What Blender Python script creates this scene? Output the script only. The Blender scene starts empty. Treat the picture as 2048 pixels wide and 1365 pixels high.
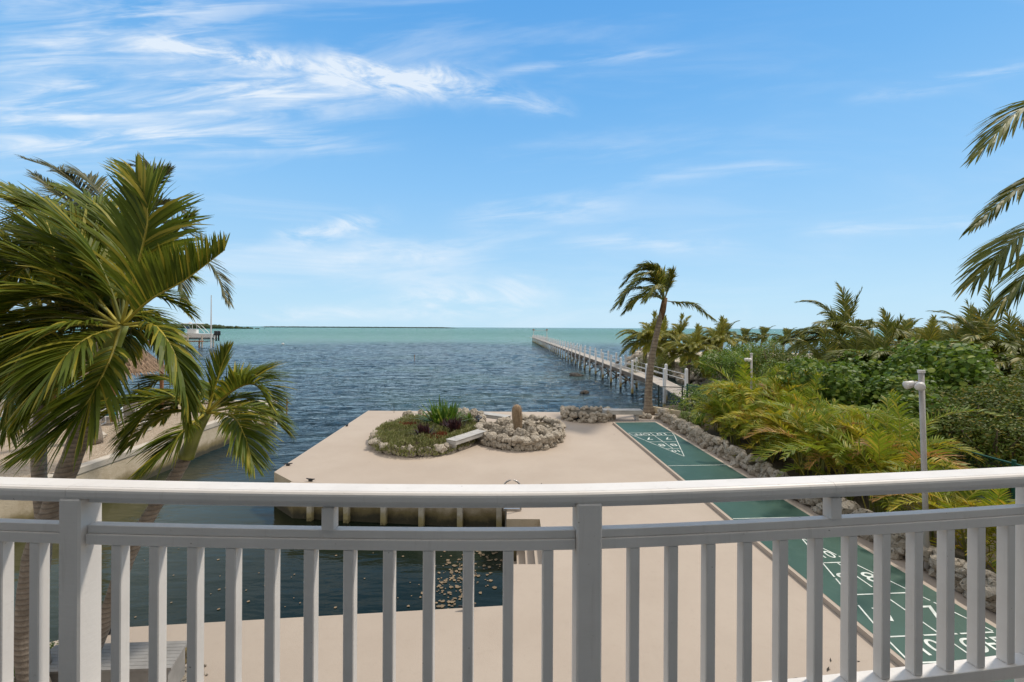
import bpy, bmesh, math, random
import numpy as np
from mathutils import Vector, Matrix, noise
R = math.radians
rnd = random.Random(7)
scene = bpy.context.scene
COL = scene.collection

# ------------------------------------------------------------------ camera
F = 870.0; H = 4.27; ROLL = 0.0049; HY = 655.5
CAMP = Vector((0, 0, H))
cam = bpy.data.cameras.new('camera'); camo = bpy.data.objects.new('camera', cam); COL.objects.link(camo)
cam.sensor_fit = 'HORIZONTAL'; cam.sensor_width = 36; cam.lens = 36 * F / 2048
cam.shift_y = -(682.5 - HY) / 2048
cam.clip_start = .05; cam.clip_end = 80000
camo.matrix_world = Matrix.Translation(CAMP) @ Matrix.Rotation(R(90), 4, 'X') @ Matrix.Rotation(ROLL, 4, 'Z')
scene.camera = camo

# ------------------------------------------------------------------ light and sky
SUN_AZ = 62      # degrees to the right of the view direction (+Y)
SUN_EL = 58
sd = Vector((math.sin(R(SUN_AZ)) * math.cos(R(SUN_EL)), math.cos(R(SUN_AZ)) * math.cos(R(SUN_EL)), math.sin(R(SUN_EL))))
sl = bpy.data.lights.new('sun', 'SUN'); sl.energy = 2.9; sl.angle = R(5.5); sl.color = (1.0, .91, .79)
so = bpy.data.objects.new('sun', sl); COL.objects.link(so)
so.rotation_euler = sd.to_track_quat('Z', 'Y').to_euler()
scene.view_settings.view_transform = 'Standard'
scene.view_settings.look = 'None'
scene.view_settings.exposure = 0.04
scene.view_settings.gamma = 1

class NT:
    """tiny node helper"""
    def __init__(s, tree): s.t = tree; s.n = tree.nodes; s.l = tree.links
    def new(s, typ, **kw):
        n = s.n.new(typ)
        for k, v in kw.items():
            if k.startswith('i_'):
                key = k[2:]; key = int(key) if key.isdigit() else key.replace('_', ' ')
                s.put(n.inputs[key], v)
            else: setattr(n, k, v)
        return n
    def put(s, sock, v):
        if isinstance(v, bpy.types.NodeSocket): s.l.new(v, sock)
        else: sock.default_value = v
    def m(s, op, a, b=0.0, c=0.0, clamp=False):
        n = s.n.new('ShaderNodeMath'); n.operation = op; n.use_clamp = clamp
        s.put(n.inputs[0], a); s.put(n.inputs[1], b); s.put(n.inputs[2], c)
        return n.outputs[0]
    def mix(s, f, a, b):
        n = s.n.new('ShaderNodeMix'); n.data_type = 'RGBA'
        s.put(n.inputs[0], f)
        for k, v in ((6, a), (7, b)):
            if isinstance(v, tuple) and len(v) == 3: v = v + (1,)
            s.put(n.inputs[k], v)
        return n.outputs[2]
    def sm(s, v, a, b, lo=0.0, hi=1.0):
        n = s.n.new('ShaderNodeMapRange'); n.interpolation_type = 'SMOOTHSTEP'
        s.put(n.inputs[0], v); s.put(n.inputs[1], a); s.put(n.inputs[2], b); s.put(n.inputs[3], lo); s.put(n.inputs[4], hi)
        return n.outputs[0]
    def vec(s, x, y, z):
        n = s.n.new('ShaderNodeCombineXYZ'); s.put(n.inputs[0], x); s.put(n.inputs[1], y); s.put(n.inputs[2], z)
        return n.outputs[0]
    def noise(s, v, sc, det=4, rough=.5, dist=0.0):
        n = s.n.new('ShaderNodeTexNoise'); s.put(n.inputs['Vector'], v); n.inputs['Scale'].default_value = sc
        n.inputs['Detail'].default_value = det; n.inputs['Roughness'].default_value = rough; n.inputs['Distortion'].default_value = dist
        return n.outputs[0]

w = bpy.data.worlds.new('World'); scene.world = w; w.use_nodes = True
t = NT(w.node_tree); t.n.clear()
out = t.new('ShaderNodeOutputWorld'); bg = t.new('ShaderNodeBackground'); t.l.new(bg.outputs[0], out.inputs[0])
SKY_STR = .11
bg.inputs[1].default_value = SKY_STR
sky = t.new('ShaderNodeTexSky'); sky.sky_type = 'NISHITA'; sky.sun_disc = False
sky.sun_elevation = R(SUN_EL); sky.sun_rotation = R(SUN_AZ)
sky.air_density = 1.0; sky.dust_density = .6; sky.ozone_density = 2.2; sky.altitude = 0
tc = t.new('ShaderNodeTexCoord'); sx = t.new('ShaderNodeSeparateXYZ'); t.l.new(tc.outputs['Generated'], sx.inputs[0])
X, Y, Z = sx.outputs
ya = t.m('MAXIMUM', t.m('ABSOLUTE', Y), .12)
U = t.m('DIVIDE', X, ya); V = t.m('DIVIDE', Z, ya)
# measured sky hue: keeps the physical gradient but cooler and paler low down
el = t.m('MAXIMUM', Z, 0.0)
grad = t.new('ShaderNodeValToRGB'); t.l.new(el, grad.inputs[0])
cr = grad.color_ramp
S = 1 / SKY_STR
def lin(c): return tuple(((v / 255 + .055) / 1.055) ** 2.4 if v > 10 else v / 255 / 12.92 for v in c)
stops = [(0, (194, 229, 250)), (.06, (186, 225, 250)), (.16, (166, 213, 249)), (.30, (140, 198, 247)), (.45, (114, 181, 240)), (.62, (92, 165, 233)), (1, (70, 145, 220))]
while len(cr.elements) < len(stops): cr.elements.new(.5)
for e, (p, c) in zip(cr.elements, stops): e.position = p; e.color = lin(c) + (1,)
gs = t.new('ShaderNodeVectorMath', operation='SCALE'); t.l.new(grad.outputs[0], gs.inputs[0]); gs.inputs[3].default_value = S
base = t.mix(.93, sky.outputs[0], gs.outputs[0])
# wisps of cirrus: banks placed in the sky as directions, broken up with stretched noise
uv = t.vec(U, V, 0.0)
def fib(rot, fx, fy, seed, lo, hi, det=5):
    c_, s_ = math.cos(rot), math.sin(rot)
    a = t.m('ADD', t.m('MULTIPLY', U, c_), t.m('MULTIPLY', V, s_)); b = t.m('SUBTRACT', t.m('MULTIPLY', V, c_), t.m('MULTIPLY', U, s_))
    return t.sm(t.noise(t.vec(t.m('MULTIPLY', a, fx), t.m('MULTIPLY', b, fy), seed), 1.0, det, .62, .55), lo, hi)
FIB = [fib(-.14, 6, 17, 1.0, .34, .70, 7), fib(.08, 3, 24, 5.0, .36, .72)]
WOB = t.noise(t.vec(t.m('MULTIPLY', U, 5.0), t.m('MULTIPLY', V, 5.0), 2.0), 1.0, 4, .6)
def streak(x0, y0, x1, y1, wid, amp, seed, bend=0.0, fx=3.0, fy=14.0, lo=.35, hi=.75):
    def d(px, py): return ((px - 1024) / F, (HY - py) / F)
    (u0, v0), (u1, v1) = d(x0, y0), d(x1, y1)
    L = math.hypot(u1 - u0, v1 - v0); cx, cy = (u1 - u0) / L, (v1 - v0) / L
    du = t.m('SUBTRACT', U, u0); dv = t.m('SUBTRACT', V, v0)
    s_ = t.m('ADD', t.m('MULTIPLY', du, cx), t.m('MULTIPLY', dv, cy))
    q = t.m('SUBTRACT', t.m('MULTIPLY', dv, cx), t.m('MULTIPLY', du, cy))
    sn = t.m('DIVIDE', s_, L)
    if bend: q = t.m('ADD', q, t.m('MULTIPLY', t.m('MULTIPLY', sn, t.m('SUBTRACT', sn, 1.0)), bend * 4))
    q2 = t.m('ADD', q, t.m('MULTIPLY', t.m('SUBTRACT', WOB, .5), wid / F * 2.6))
    g = t.m('POWER', 2.718, t.m('MULTIPLY', t.m('POWER', t.m('DIVIDE', q2, wid / F), 2.0), -1.0))
    e = t.m('MULTIPLY', t.sm(sn, -.12, .30), t.sm(sn, 1.15, .70))
    return t.m('MULTIPLY', t.m('MULTIPLY', g, e), t.m('MULTIPLY', FIB[0 if fx > 4.5 else 1], amp))
cl = [
 streak(250, 82, 980, 186, 28, .95, 1.3, 0, 9, 16, .30, .62),
 streak(620, 140, 980, 170, 30, .75, 6.3, 0, 8, 13, .32, .60),
 streak(230, 80, 560, 128, 13, .45, 6.3, 0, 8, 13, .32, .60),
 streak(930, 180, 1140, 222, 16, .55, 2.7, 0, 8, 20),
 streak(-100, 250, 760, 196, 44, .95, 3.9, .03, 3, 26),
 streak(-100, 305, 720, 290, 26, .8, 4.4, .02, 3, 26),
 streak(-80, 170, 520, 60, 60, .55, 5.1, .04, 3, 18),
 streak(60, 110, 640, -30, 44, .5, 5.9, .05, 3, 20),
 streak(-60, 60, 420, -40, 40, .45, 7.2, .05, 3, 20),
 streak(960, 156, 1360, 98, 12, .5, 8.1, .01, 4, 24),
 streak(540, 480, 780, 446, 20, .85, 9.4, 0, 7, 16, .3, .62),
 streak(620, 520, 960, 500, 26, .4, 9.9, 0, 6, 16),
 streak(760, 610, 1110, 596, 34, .7, 10.3, 0, 6, 13, .3, .62),
 streak(900, 440, 1240, 420, 24, .45, 11.6, .01, 4, 22),
 streak(1120, 480, 1500, 492, 14, .4, 12.2, 0, 4, 24),
 streak(1200, 390, 1650, 330, 14, .3, 12.9, .02, 4, 24),
 streak(1700, 198, 2100, 120, 14, .42, 13.7, 0, 4, 22),
 streak(1600, 462, 1980, 438, 12, .5, 14.8, 0, 4, 24),
 streak(1440, 632, 1500, 622, 9, .6, 15.8, 0, 8, 16),
 streak(500, 636, 760, 630, 14, .5, 16.8, 0, 8, 16),
]
tot = cl[0]
for c in cl[1:]: tot = t.m('ADD', tot, c)
veil = t.noise(t.vec(t.m('MULTIPLY', U, 1.3), t.m('MULTIPLY', t.m('ADD', V, t.m('MULTIPLY', U, -.05)), 7.5), 4.0), 1.0, 7, .6, .8)
vm = t.m('MULTIPLY', t.sm(veil, .44, .80), t.m('MULTIPLY', t.sm(U, 1.0, -.9, .10, .62), t.sm(V, .75, .10, .7, 1.0)))
tot = t.m('MINIMUM', t.m('ADD', tot, vm), .82)
cloudc = t.mix(1.0, (1, 1, 1), (.86 * S, .92 * S, .98 * S))
sk_ = t.mix(tot, base, cloudc)
# unseen bright cloud cover added overhead and behind the house as neutral fill light
fill_cov = t.m('MAXIMUM', t.sm(Y, .10, -.25), t.sm(V, .85, 1.5))
fill_cov = t.m('MULTIPLY', fill_cov, .82)
t.l.new(t.mix(fill_cov, sk_, (1.0 * S, .93 * S, .84 * S)), bg.inputs[0])

# ------------------------------------------------------------------ helpers
RT = Vector((math.cos(ROLL), 0, math.sin(ROLL))); UP = Vector((-math.sin(ROLL), 0, math.cos(ROLL))); FW = Vector((0, 1, 0))
def ray(px, py): return RT * ((px - 1024) / F) + UP * ((HY - py) / F) + FW
def at(px, py, dist): return CAMP + ray(px, py) * dist
def gnd(px, py, z=0.0):
    d = ray(px, py); return CAMP + d * ((z - H) / d.z)

def link(o, parent=None):
    COL.objects.link(o)
    if parent is not None: o.parent = parent
    return o
def tag(o, label=None, cat=None, group=None, kind=None):
    if label: o['label'] = label
    if cat: o['category'] = cat
    if group: o['group'] = group
    if kind: o['kind'] = kind
    return o
def thing(name, label, cat, loc=(0, 0, 0), rz=0, group=None):
    o = bpy.data.objects.new(name, None); o.empty_display_size = .2
    o.location = loc; o.rotation_euler = (0, 0, rz)
    link(o); return tag(o, label, cat, group)
def copy_tree(o, parent=None):
    c = o.copy(); COL.objects.link(c)
    if parent is not None: c.parent = parent
    for ch in list(o.children): copy_tree(ch, c)
    return c

class MB:
    def __init__(s): s.v = []; s.f = []; s.mi = []
    def add(s, vs, fs, mi=0):
        b = len(s.v); s.v.extend(tuple(p) for p in vs)
        for f in fs: s.f.append(tuple(b + i for i in f)); s.mi.append(mi)
    def box(s, lo, hi, mi=0, M=None, bev=0):
        x0, y0, z0 = lo; x1, y1, z1 = hi
        if bev:
            b = bev; vs = []
            for (x, y, z, a, c, d) in [(x0, y0, z0, 1, 1, 1), (x1, y0, z0, -1, 1, 1), (x1, y1, z0, -1, -1, 1), (x0, y1, z0, 1, -1, 1),
                                       (x0, y0, z1, 1, 1, -1), (x1, y0, z1, -1, 1, -1), (x1, y1, z1, -1, -1, -1), (x0, y1, z1, 1, -1, -1)]:
                vs += [(x, y + c * b, z + d * b), (x + a * b, y, z + d * b), (x + a * b, y + c * b, z)]
            bm = bmesh.new()
            for p in vs: bm.verts.new(p)
            g = bmesh.ops.convex_hull(bm, input=bm.verts)
            bm.verts.ensure_lookup_table(); bm.verts.index_update()
            P = [v.co.copy() for v in bm.verts]; Fs = [tuple(v.index for v in f.verts) for f in bm.faces]; bm.free()
            if M is not None: P = [M @ p for p in P]
            s.add(P, Fs, mi); return
        P = [Vector(p) for p in ((x0, y0, z0), (x1, y0, z0), (x1, y1, z0), (x0, y1, z0), (x0, y0, z1), (x1, y0, z1), (x1, y1, z1), (x0, y1, z1))]
        if M is not None: P = [M @ p for p in P]
        s.add(P, [(0, 3, 2, 1), (4, 5, 6, 7), (0, 1, 5, 4), (1, 2, 6, 5), (2, 3, 7, 6), (3, 0, 4, 7)], mi)
    def tube(s, pts, rad, seg=8, mi=0, cap=True):
        pts = [Vector(p) for p in pts]; n = len(pts)
        if not hasattr(rad, '__len__'): rad = [rad] * n
        ref = None; rings = []
        for i, p in enumerate(pts):
            d = (pts[min(i + 1, n - 1)] - pts[max(i - 1, 0)])
            d = d.normalized() if d.length > 1e-9 else Vector((0, 0, 1))
            if ref is None: ref = Vector((1, 0, 0)) if abs(d.x) < .9 else Vector((0, 1, 0))
            a = d.cross(ref).normalized(); b = d.cross(a).normalized(); ref = b.cross(d) * 1.0 if False else ref
            rings.append([p + (a * math.cos(2 * math.pi * k / seg) + b * math.sin(2 * math.pi * k / seg)) * rad[i] for k in range(seg)])
        vs = [q for r in rings for q in r]; fs = []
        for i in range(n - 1):
            for k in range(seg):
                k2 = (k + 1) % seg
                fs.append((i * seg + k, i * seg + k2, (i + 1) * seg + k2, (i + 1) * seg + k))
        if cap: fs.append(tuple(range(seg))[::-1]); fs.append(tuple((n - 1) * seg + k for k in range(seg)))
        s.add(vs, fs, mi)
    def bar(s, a, b, wx, wy, mi=0):
        """square bar from a to b"""
        a = Vector(a); b = Vector(b); d = (b - a).normalized()
        ref = Vector((0, 0, 1)) if abs(d.z) < .9 else Vector((0, 1, 0))
        u = d.cross(ref).normalized(); v = u.cross(d).normalized()
        P = []
        for c in (a, b):
            for i, j in ((-1, -1), (1, -1), (1, 1), (-1, 1)): P.append(c + u * i * wx / 2 + v * j * wy / 2)
        s.add(P, [(0, 1, 2, 3), (7, 6, 5, 4), (0, 4, 5, 1), (1, 5, 6, 2), (2, 6, 7, 3), (3, 7, 4, 0)], mi)
    def build(s, name, mats, parent=None, smooth=False):
        me = bpy.data.meshes.new(name); me.from_pydata(s.v, [], s.f)
        if not isinstance(mats, (list, tuple)): mats = [mats]
        for m in mats: me.materials.append(m)
        if len(mats) > 1: me.polygons.foreach_set('material_index', s.mi)
        if smooth: me.polygons.foreach_set('use_smooth', [True] * len(me.polygons))
        bm = bmesh.new(); bm.from_mesh(me); bmesh.ops.recalc_face_normals(bm, faces=bm.faces); bm.to_mesh(me); bm.free()
        me.update()
        return link(bpy.data.objects.new(name, me), parent)

# ------------------------------------------------------------------ materials
def mat(name, fn):
    m = bpy.data.materials.new(name); m.use_nodes = True; q = NT(m.node_tree)
    b = q.n['Principled BSDF']; fn(q, b); return m
def pos(q):
    return q.new('ShaderNodeNewGeometry').outputs['Position']
def objco(q): return q.new('ShaderNodeTexCoord').outputs['Object']
def bump(q, b, h, strength, dist):
    n = q.new('ShaderNodeBump'); q.l.new(h, n.inputs['Height']); n.inputs['Strength'].default_value = strength; n.inputs['Distance'].default_value = dist
    q.l.new(n.outputs[0], b.inputs['Normal'])
def simple(name, col, rough=.6, var=.12, sc=3.0, bsc=60, bst=.15, bd=.004, metal=0, spec=.4):
    def fn(q, b):
        p = pos(q); n = q.noise(p, sc, 5, .6)
        c0 = tuple(v * (1 - var) for v in col); c1 = tuple(min(1, v * (1 + var)) for v in col)
        q.l.new(q.mix(q.sm(n, .3, .7), c0, c1), b.inputs['Base Color'])
        b.inputs['Roughness'].default_value = rough; b.inputs['Metallic'].default_value = metal
        b.inputs['Specular IOR Level'].default_value = spec
        bump(q, b, q.noise(p, bsc, 3), bst, bd)
    return mat(name, fn)
M = {}
def m_paint(q, b):
    p = pos(q); n = q.noise(p, 3.0, 6, .65); n2 = q.noise(p, 26.0, 5, .7)
    c = q.mix(q.sm(n, .35, .75), (.76, .728, .692), (.68, .648, .612))
    sp = q.sm(n2, .66, .74); c = q.mix(q.m('MULTIPLY', sp, .45), c, (.40, .35, .29))
    dr = q.noise(q.vec(*[q.m('MULTIPLY', o, k) for o, k in zip(sep(q, p), (34.0, 34.0, 3.0))]), 1.0, 5, .7)
    c = q.mix(q.m('MULTIPLY', q.sm(dr, .54, .78), .30), c, (.47, .43, .38))
    chip = q.sm(q.noise(p, 55.0, 2, .5), .765, .79); c = q.mix(q.m('MULTIPLY', chip, .7), c, (.20, .16, .12))
    q.l.new(c, b.inputs['Base Color']); b.inputs['Roughness'].default_value = .42
    b.inputs['Specular IOR Level'].default_value = .4
    gr = q.noise(q.vec(*[q.m('MULTIPLY', o, k) for o, k in zip(sep(q, p), (9.0, 40.0, 90.0))]), 1.0, 4, .6)
    bump(q, b, gr, .25, .003)
def sep(q, v):
    s_ = q.new('ShaderNodeSeparateXYZ'); q.l.new(v, s_.inputs[0]); return s_.outputs
M['paint'] = mat('railing_paint', m_paint)
def m_patio(q, b):
    p = pos(q); o = sep(q, p)
    n = q.noise(p, .35, 5, .6); n2 = q.noise(p, 9, 5, .7); n3 = q.noise(p, 3.0, 4, .6, .8)
    c = q.mix(q.sm(n, .3, .7), (.397, .332, .273), (.442, .376, .312))
    c = q.mix(q.m('MULTIPLY', q.sm(n2, .5, .8), .16), c, (.28, .22, .175))
    c = q.mix(q.m('MULTIPLY', q.sm(n3, .62, .75), .10), c, (.52, .46, .40))
    c = q.mix(q.m('MULTIPLY', q.sm(q.noise(p, .9, 6, .7, 1.5), .58, .72), .14), c, (.32, .265, .215))
    q.l.new(c, b.inputs['Base Color']); b.inputs['Roughness'].default_value = .85; b.inputs['Specular IOR Level'].default_value = .2
    bump(q, b, q.m('ADD', q.noise(p, 60, 4, .7), q.m('MULTIPLY', q.noise(p, 18, 3), .5)), .5, .006)
M['patio'] = mat('patio_coating', m_patio)
def m_seawall(q, b):
    p = pos(q); x, y, z = sep(q, p)
    n = q.noise(p, 2.2, 6, .65); n2 = q.noise(p, 14, 5, .7)
    c = q.mix(q.sm(n, .3, .7), (.44, .36, .25), (.55, .47, .35))
    zz = q.m('ADD', z, q.m('MULTIPLY', q.m('SUBTRACT', n, .5), .45))
    c = q.mix(q.sm(zz, -.45, -.72), c, (.20, .16, .075))
    c = q.mix(q.sm(zz, -.68, -.88), c, (.055, .05, .03))
    c = q.mix(q.m('MULTIPLY', q.sm(n2, .55, .75), .4), c, (.22, .17, .10))
    q.l.new(c, b.inputs['Base Color']); b.inputs['Roughness'].default_value = .9
    bump(q, b, n2, .7, .02)
M['seawall'] = mat('stained_seawall', m_seawall)
def m_pile(q, b):
    p = pos(q); x, y, z = sep(q, p); n = q.noise(p, 5, 5, .7); zz = q.m('ADD', z, q.m('MULTIPLY', n, .5))
    c = q.mix(q.sm(n, .35, .65), (.50, .46, .38), (.60, .56, .48)); c = q.mix(q.sm(zz, -.30, -.6), c, (.40, .34, .17)); c = q.mix(q.sm(zz, -.62, -.85), c, (.06, .05, .02))
    q.l.new(c, b.inputs['Base Color']); b.inputs['Roughness'].default_value = .9
M['pile'] = mat('stained_concrete_pile', m_pile)
def m_court(q, b):
    p = pos(q); n = q.noise(p, .7, 5, .65, .5); n2 = q.noise(p, 30, 4, .7)
    c = q.mix(q.sm(n, .3, .7), (.015, .060, .041), (.024, .079, .056))
    c = q.mix(q.m('MULTIPLY', q.sm(q.noise(p, 1.6, 6, .7, 1.2), .5, .75), .55), c, (.06, .115, .092))
    q.l.new(c, b.inputs['Base Color']); b.inputs['Roughness'].default_value = .5; b.inputs['Specular IOR Level'].default_value = .45
    bump(q, b, n2, .25, .003)
M['court'] = mat('green_court_paint', m_court)
M['line'] = simple('line_paint', (.60, .64, .60), .7, .22, 5)
def m_rock(q, b):
    p = pos(q); n = q.noise(p, 5, 6, .7); vo = q.new('ShaderNodeTexVoronoi'); q.l.new(q.vec(*[q.m('ADD', o, q.m('MULTIPLY', q.noise(p, 9, 3), .12)) for o in sep(q, p)]), vo.inputs['Vector']); vo.inputs['Scale'].default_value = 15
    n2 = q.noise(p, 24, 6, .75)
    c = q.mix(q.sm(n, .3, .7), (.36, .31, .245), (.50, .45, .375))
    hole = q.m('MULTIPLY', q.sm(vo.outputs['Distance'], .42, .10), q.sm(n2, .40, .62))
    c = q.mix(q.m('MULTIPLY', q.sm(n2, .5, .68), .65), c, (.17, .14, .105))
    c = q.mix(q.m('MULTIPLY', hole, .8), c, (.09, .075, .055))
    q.l.new(c, b.inputs['Base Color']); b.inputs['Roughness'].default_value = .95; b.inputs['Specular IOR Level'].default_value = .15
    bump(q, b, q.m('SUBTRACT', q.m('MULTIPLY', n2, .8), hole), 1.0, .05)
M['rock'] = mat('coral_rock', m_rock)
def m_gravel(q, b):
    p = pos(q); vo = q.new('ShaderNodeTexVoronoi'); q.l.new(p, vo.inputs['Vector']); vo.inputs['Scale'].default_value = 22
    n = q.noise(p, .6, 5, .6); n2 = q.noise(p, 14, 4, .7)
    c = q.mix(q.sm(n2, .3, .7), (.40, .32, .23), (.56, .47, .36))
    q.l.new(c, b.inputs['Base Color']); b.inputs['Roughness'].default_value = .95
    cm = q.mix(q.m('MULTIPLY', vo.outputs['Color'], .8), c, (.24, .17, .11)); q.l.new(cm, b.inputs['Base Color'])
    bump(q, b, vo.outputs['Distance'], 1.0, .04)
M['gravel'] = mat('shell_gravel', m_gravel)
def m_mulch(q, b):
    p = pos(q); n = q.noise(p, .5, 6, .7); n2 = q.noise(p, 12, 6, .8)
    c = q.mix(q.sm(n, .35, .65), (.085, .065, .04), (.19, .15, .10)); c = q.mix(q.m('MULTIPLY', n2, .6), c, (.05, .045, .02))
    q.l.new(c, b.inputs['Base Color']); b.inputs['Roughness'].default_value = 1; bump(q, b, n2, 1, .06)
M['mulch'] = mat('leaf_litter_soil', m_mulch)
M['sand'] = simple('beach_sand', (.50, .43, .33), .95, .15, 1.5, 20, .5, .03)
M['graywood'] = simple('weathered_gray_wood', (.40, .39, .37), .75, .14, 4, 40, .4, .004)
M['platform'] = simple('shaded_gray_planks', (.27, .26, .245), .75, .14, 4, 40, .4, .004)  # gray wood darkened so the platform's shade sits in its colour
def m_jdeck(q, b):
    p = pos(q); x, y, z = sep(q, p)
    pl = q.m('FRACT', q.m('MULTIPLY', y, 6.9)); n = q.noise(p, 2, 5, .6)
    c = q.mix(q.sm(n, .3, .7), (.36, .32, .275), (.44, .40, .35)); c = q.mix(q.sm(pl, .08, .0), c, (.12, .10, .08))
    q.l.new(c, b.inputs['Base Color']); b.inputs['Roughness'].default_value = .85
M['jdeck'] = mat('jetty_planks', m_jdeck)
M['jbeam'] = simple('jetty_beam_timber', (.16, .125, .095), .85, .25, 2)
def m_jpost(q, b):
    p = pos(q); x, y, z = sep(q, p); n = q.noise(p, 3, 4)
    zz = q.m('ADD', z, q.m('MULTIPLY', n, .25))
    c = q.mix(q.sm(zz, -.25, -.55), (.66, .67, .68), (.46, .36, .13)); c = q.mix(q.sm(zz, -.62, -.85), c, (.05, .04, .02))
    q.l.new(c, b.inputs['Base Color']); b.inputs['Roughness'].default_value = .6
M['jpost'] = mat('white_jetty_post', m_jpost)
M['white'] = simple('white_paint', (.72, .73, .73), .5, .05, 3)
M['black'] = simple('black_metal', (.02, .02, .022), .45, .2, 5)
M['steel'] = simple('brushed_steel', (.42, .40, .38), .35, .1, 5, metal=.7)
M['pole'] = simple('gray_pole_metal', (.40, .38, .36), .5, .1, 5)
M['lamp'] = simple('lamp_head_white', (.62, .60, .58), .4, .08, 5)
M['fence'] = simple('green_fence_vinyl', (.008, .075, .052), .5, .15, 6)
M['bfence'] = simple('black_fence_vinyl', (.02, .035, .03), .6, .15, 6)
M['teal'] = simple('teal_cushion', (.01, .12, .13), .8, .1, 6)
M['tan'] = simple('tan_concrete', (.50, .42, .29), .85, .15, 3)
M['concrete'] = simple('pale_concrete', (.47, .42, .35), .9, .14, 1.2, 30, .4, .01)
M['darkrock'] = simple('wet_rock', (.035, .028, .018), .7, .4, 3, 12, 1, .06)
M['weed'] = simple('floating_seaweed', (.20, .15, .095), .9, .35, 9)
M['brownwood'] = simple('brown_timber', (.24, .11, .05), .8, .2, 3)
M['hull'] = simple('boat_gelcoat', (.72, .72, .70), .25, .03, 3)
M['glass'] = simple('tinted_screen', (.05, .08, .10), .1, .1, 3)
M['floorboard'] = simple('gray_deck_board', (.13, .135, .14), .6, .15, 3, 30, .3, .003)
M['house'] = simple('house_siding', (.42, .40, .37), .8, .06, 1)
M['thatch'] = simple('dry_thatch', (.25, .17, .11), 1, .45, 14, 40, .6, .01)
M['moss_rock'] = simple('yellow_sponge_rock', (.21, .155, .05), .95, .35, 7, 30, 1, .03)

def leaf_mat(name, c0, c1, c2=None, trans=.30, rough=.45, tip=None, spec=.4):
    m = bpy.data.materials.new(name); m.use_nodes = True; q = NT(m.node_tree); b = q.n['Principled BSDF']
    g = q.new('ShaderNodeNewGeometry'); r = g.outputs['Random Per Island']
    c = q.mix(r, c0, c1)
    if c2: c = q.mix(q.sm(q.m('FRACT', q.m('MULTIPLY', r, 7.31)), .78, .92), c, c2)
    n = q.noise(g.outputs['Position'], 1.7, 4, .6)
    hs = q.new('ShaderNodeHueSaturation'); q.l.new(c, hs.inputs['Color']); q.l.new(q.m('ADD', q.m('MULTIPLY', n, .9), .55), hs.inputs['Value'])
    c = hs.outputs[0]
    q.l.new(c, b.inputs['Base Color']); b.inputs['Roughness'].default_value = rough; b.inputs['Specular IOR Level'].default_value = spec
    tr = q.new('ShaderNodeBsdfTranslucent')
    hs2 = q.new('ShaderNodeHueSaturation'); q.l.new(c, hs2.inputs['Color']); hs2.inputs['Hue'].default_value = .487; hs2.inputs['Value'].default_value = 1.5
    q.l.new(hs2.outputs[0], tr.inputs['Color'])
    mx = q.new('ShaderNodeMixShader'); mx.inputs[0].default_value = trans
    q.l.new(b.outputs[0], mx.inputs[1]); q.l.new(tr.outputs[0], mx.inputs[2]); q.l.new(mx.outputs[0], q.n['Material Output'].inputs[0])
    return m
M['palm'] = leaf_mat('palm_leaflet', (.065, .105, .010), (.165, .20, .018), (.36, .31, .035), .34, .5, spec=.28)
M['palm_dark'] = leaf_mat('dull_palm_leaflet', (.05, .062, .018), (.095, .105, .032), (.16, .14, .05), .2, .45)
M['coco'] = leaf_mat('coconut_leaflet', (.075, .10, .014), (.15, .17, .022), (.27, .23, .04), .3, .5, spec=.28)
M['coco_yellow'] = leaf_mat('yellow_green_coconut_leaflet', (.13, .15, .018), (.25, .245, .03), (.38, .31, .05), .3, .5, spec=.25)
M['areca'] = leaf_mat('areca_leaflet', (.10, .165, .011), (.23, .28, .02), (.36, .32, .035), .34, .5, spec=.25)
M['areca_y'] = leaf_mat('yellow_areca_leaflet', (.22, .25, .014), (.40, .35, .022), (.48, .32, .035), .34, .5, spec=.25)
M['areca_o'] = leaf_mat('orange_dry_areca_leaflet', (.30, .17, .035), (.40, .22, .05), (.22, .14, .06), .3, .6)
M['grape'] = leaf_mat('seagrape_leaf', (.055, .11, .014), (.12, .20, .022), (.24, .30, .05), .3, .5, spec=.25)
M['mangrove'] = leaf_mat('mangrove_leaf', (.05, .085, .011), (.11, .145, .017), (.22, .18, .025), .25, .55, spec=.2)
M['bright'] = leaf_mat('bright_shrub_leaf', (.06, .125, .011), (.14, .23, .020), (.24, .30, .03), .3, .45)
M['gcover'] = leaf_mat('gray_green_ground_cover', (.12, .14, .042), (.24, .25, .085), (.33, .31, .15), .2, .7)
M['strap'] = leaf_mat('strap_leaf', (.045, .11, .014), (.10, .19, .022), (.20, .26, .04), .28, .35)
M['purple'] = leaf_mat('purple_leaf', (.03, .014, .016), (.06, .026, .032), (.10, .04, .03), .15, .4)
M['redcover'] = leaf_mat('red_ground_cover', (.16, .05, .02), (.24, .08, .03), None, .15, .7)
M['far_green'] = leaf_mat('far_mangrove_leaf', (.035, .055, .02), (.06, .08, .028), None, .1, .8)
M['rib'] = simple('yellow_midrib', (.36, .30, .04), .5, .2, 5)
M['rib_green'] = simple('green_midrib', (.15, .16, .035), .5, .2, 5)
M['shaft'] = simple('green_crownshaft', (.17, .19, .035), .4, .25, 4)
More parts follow.
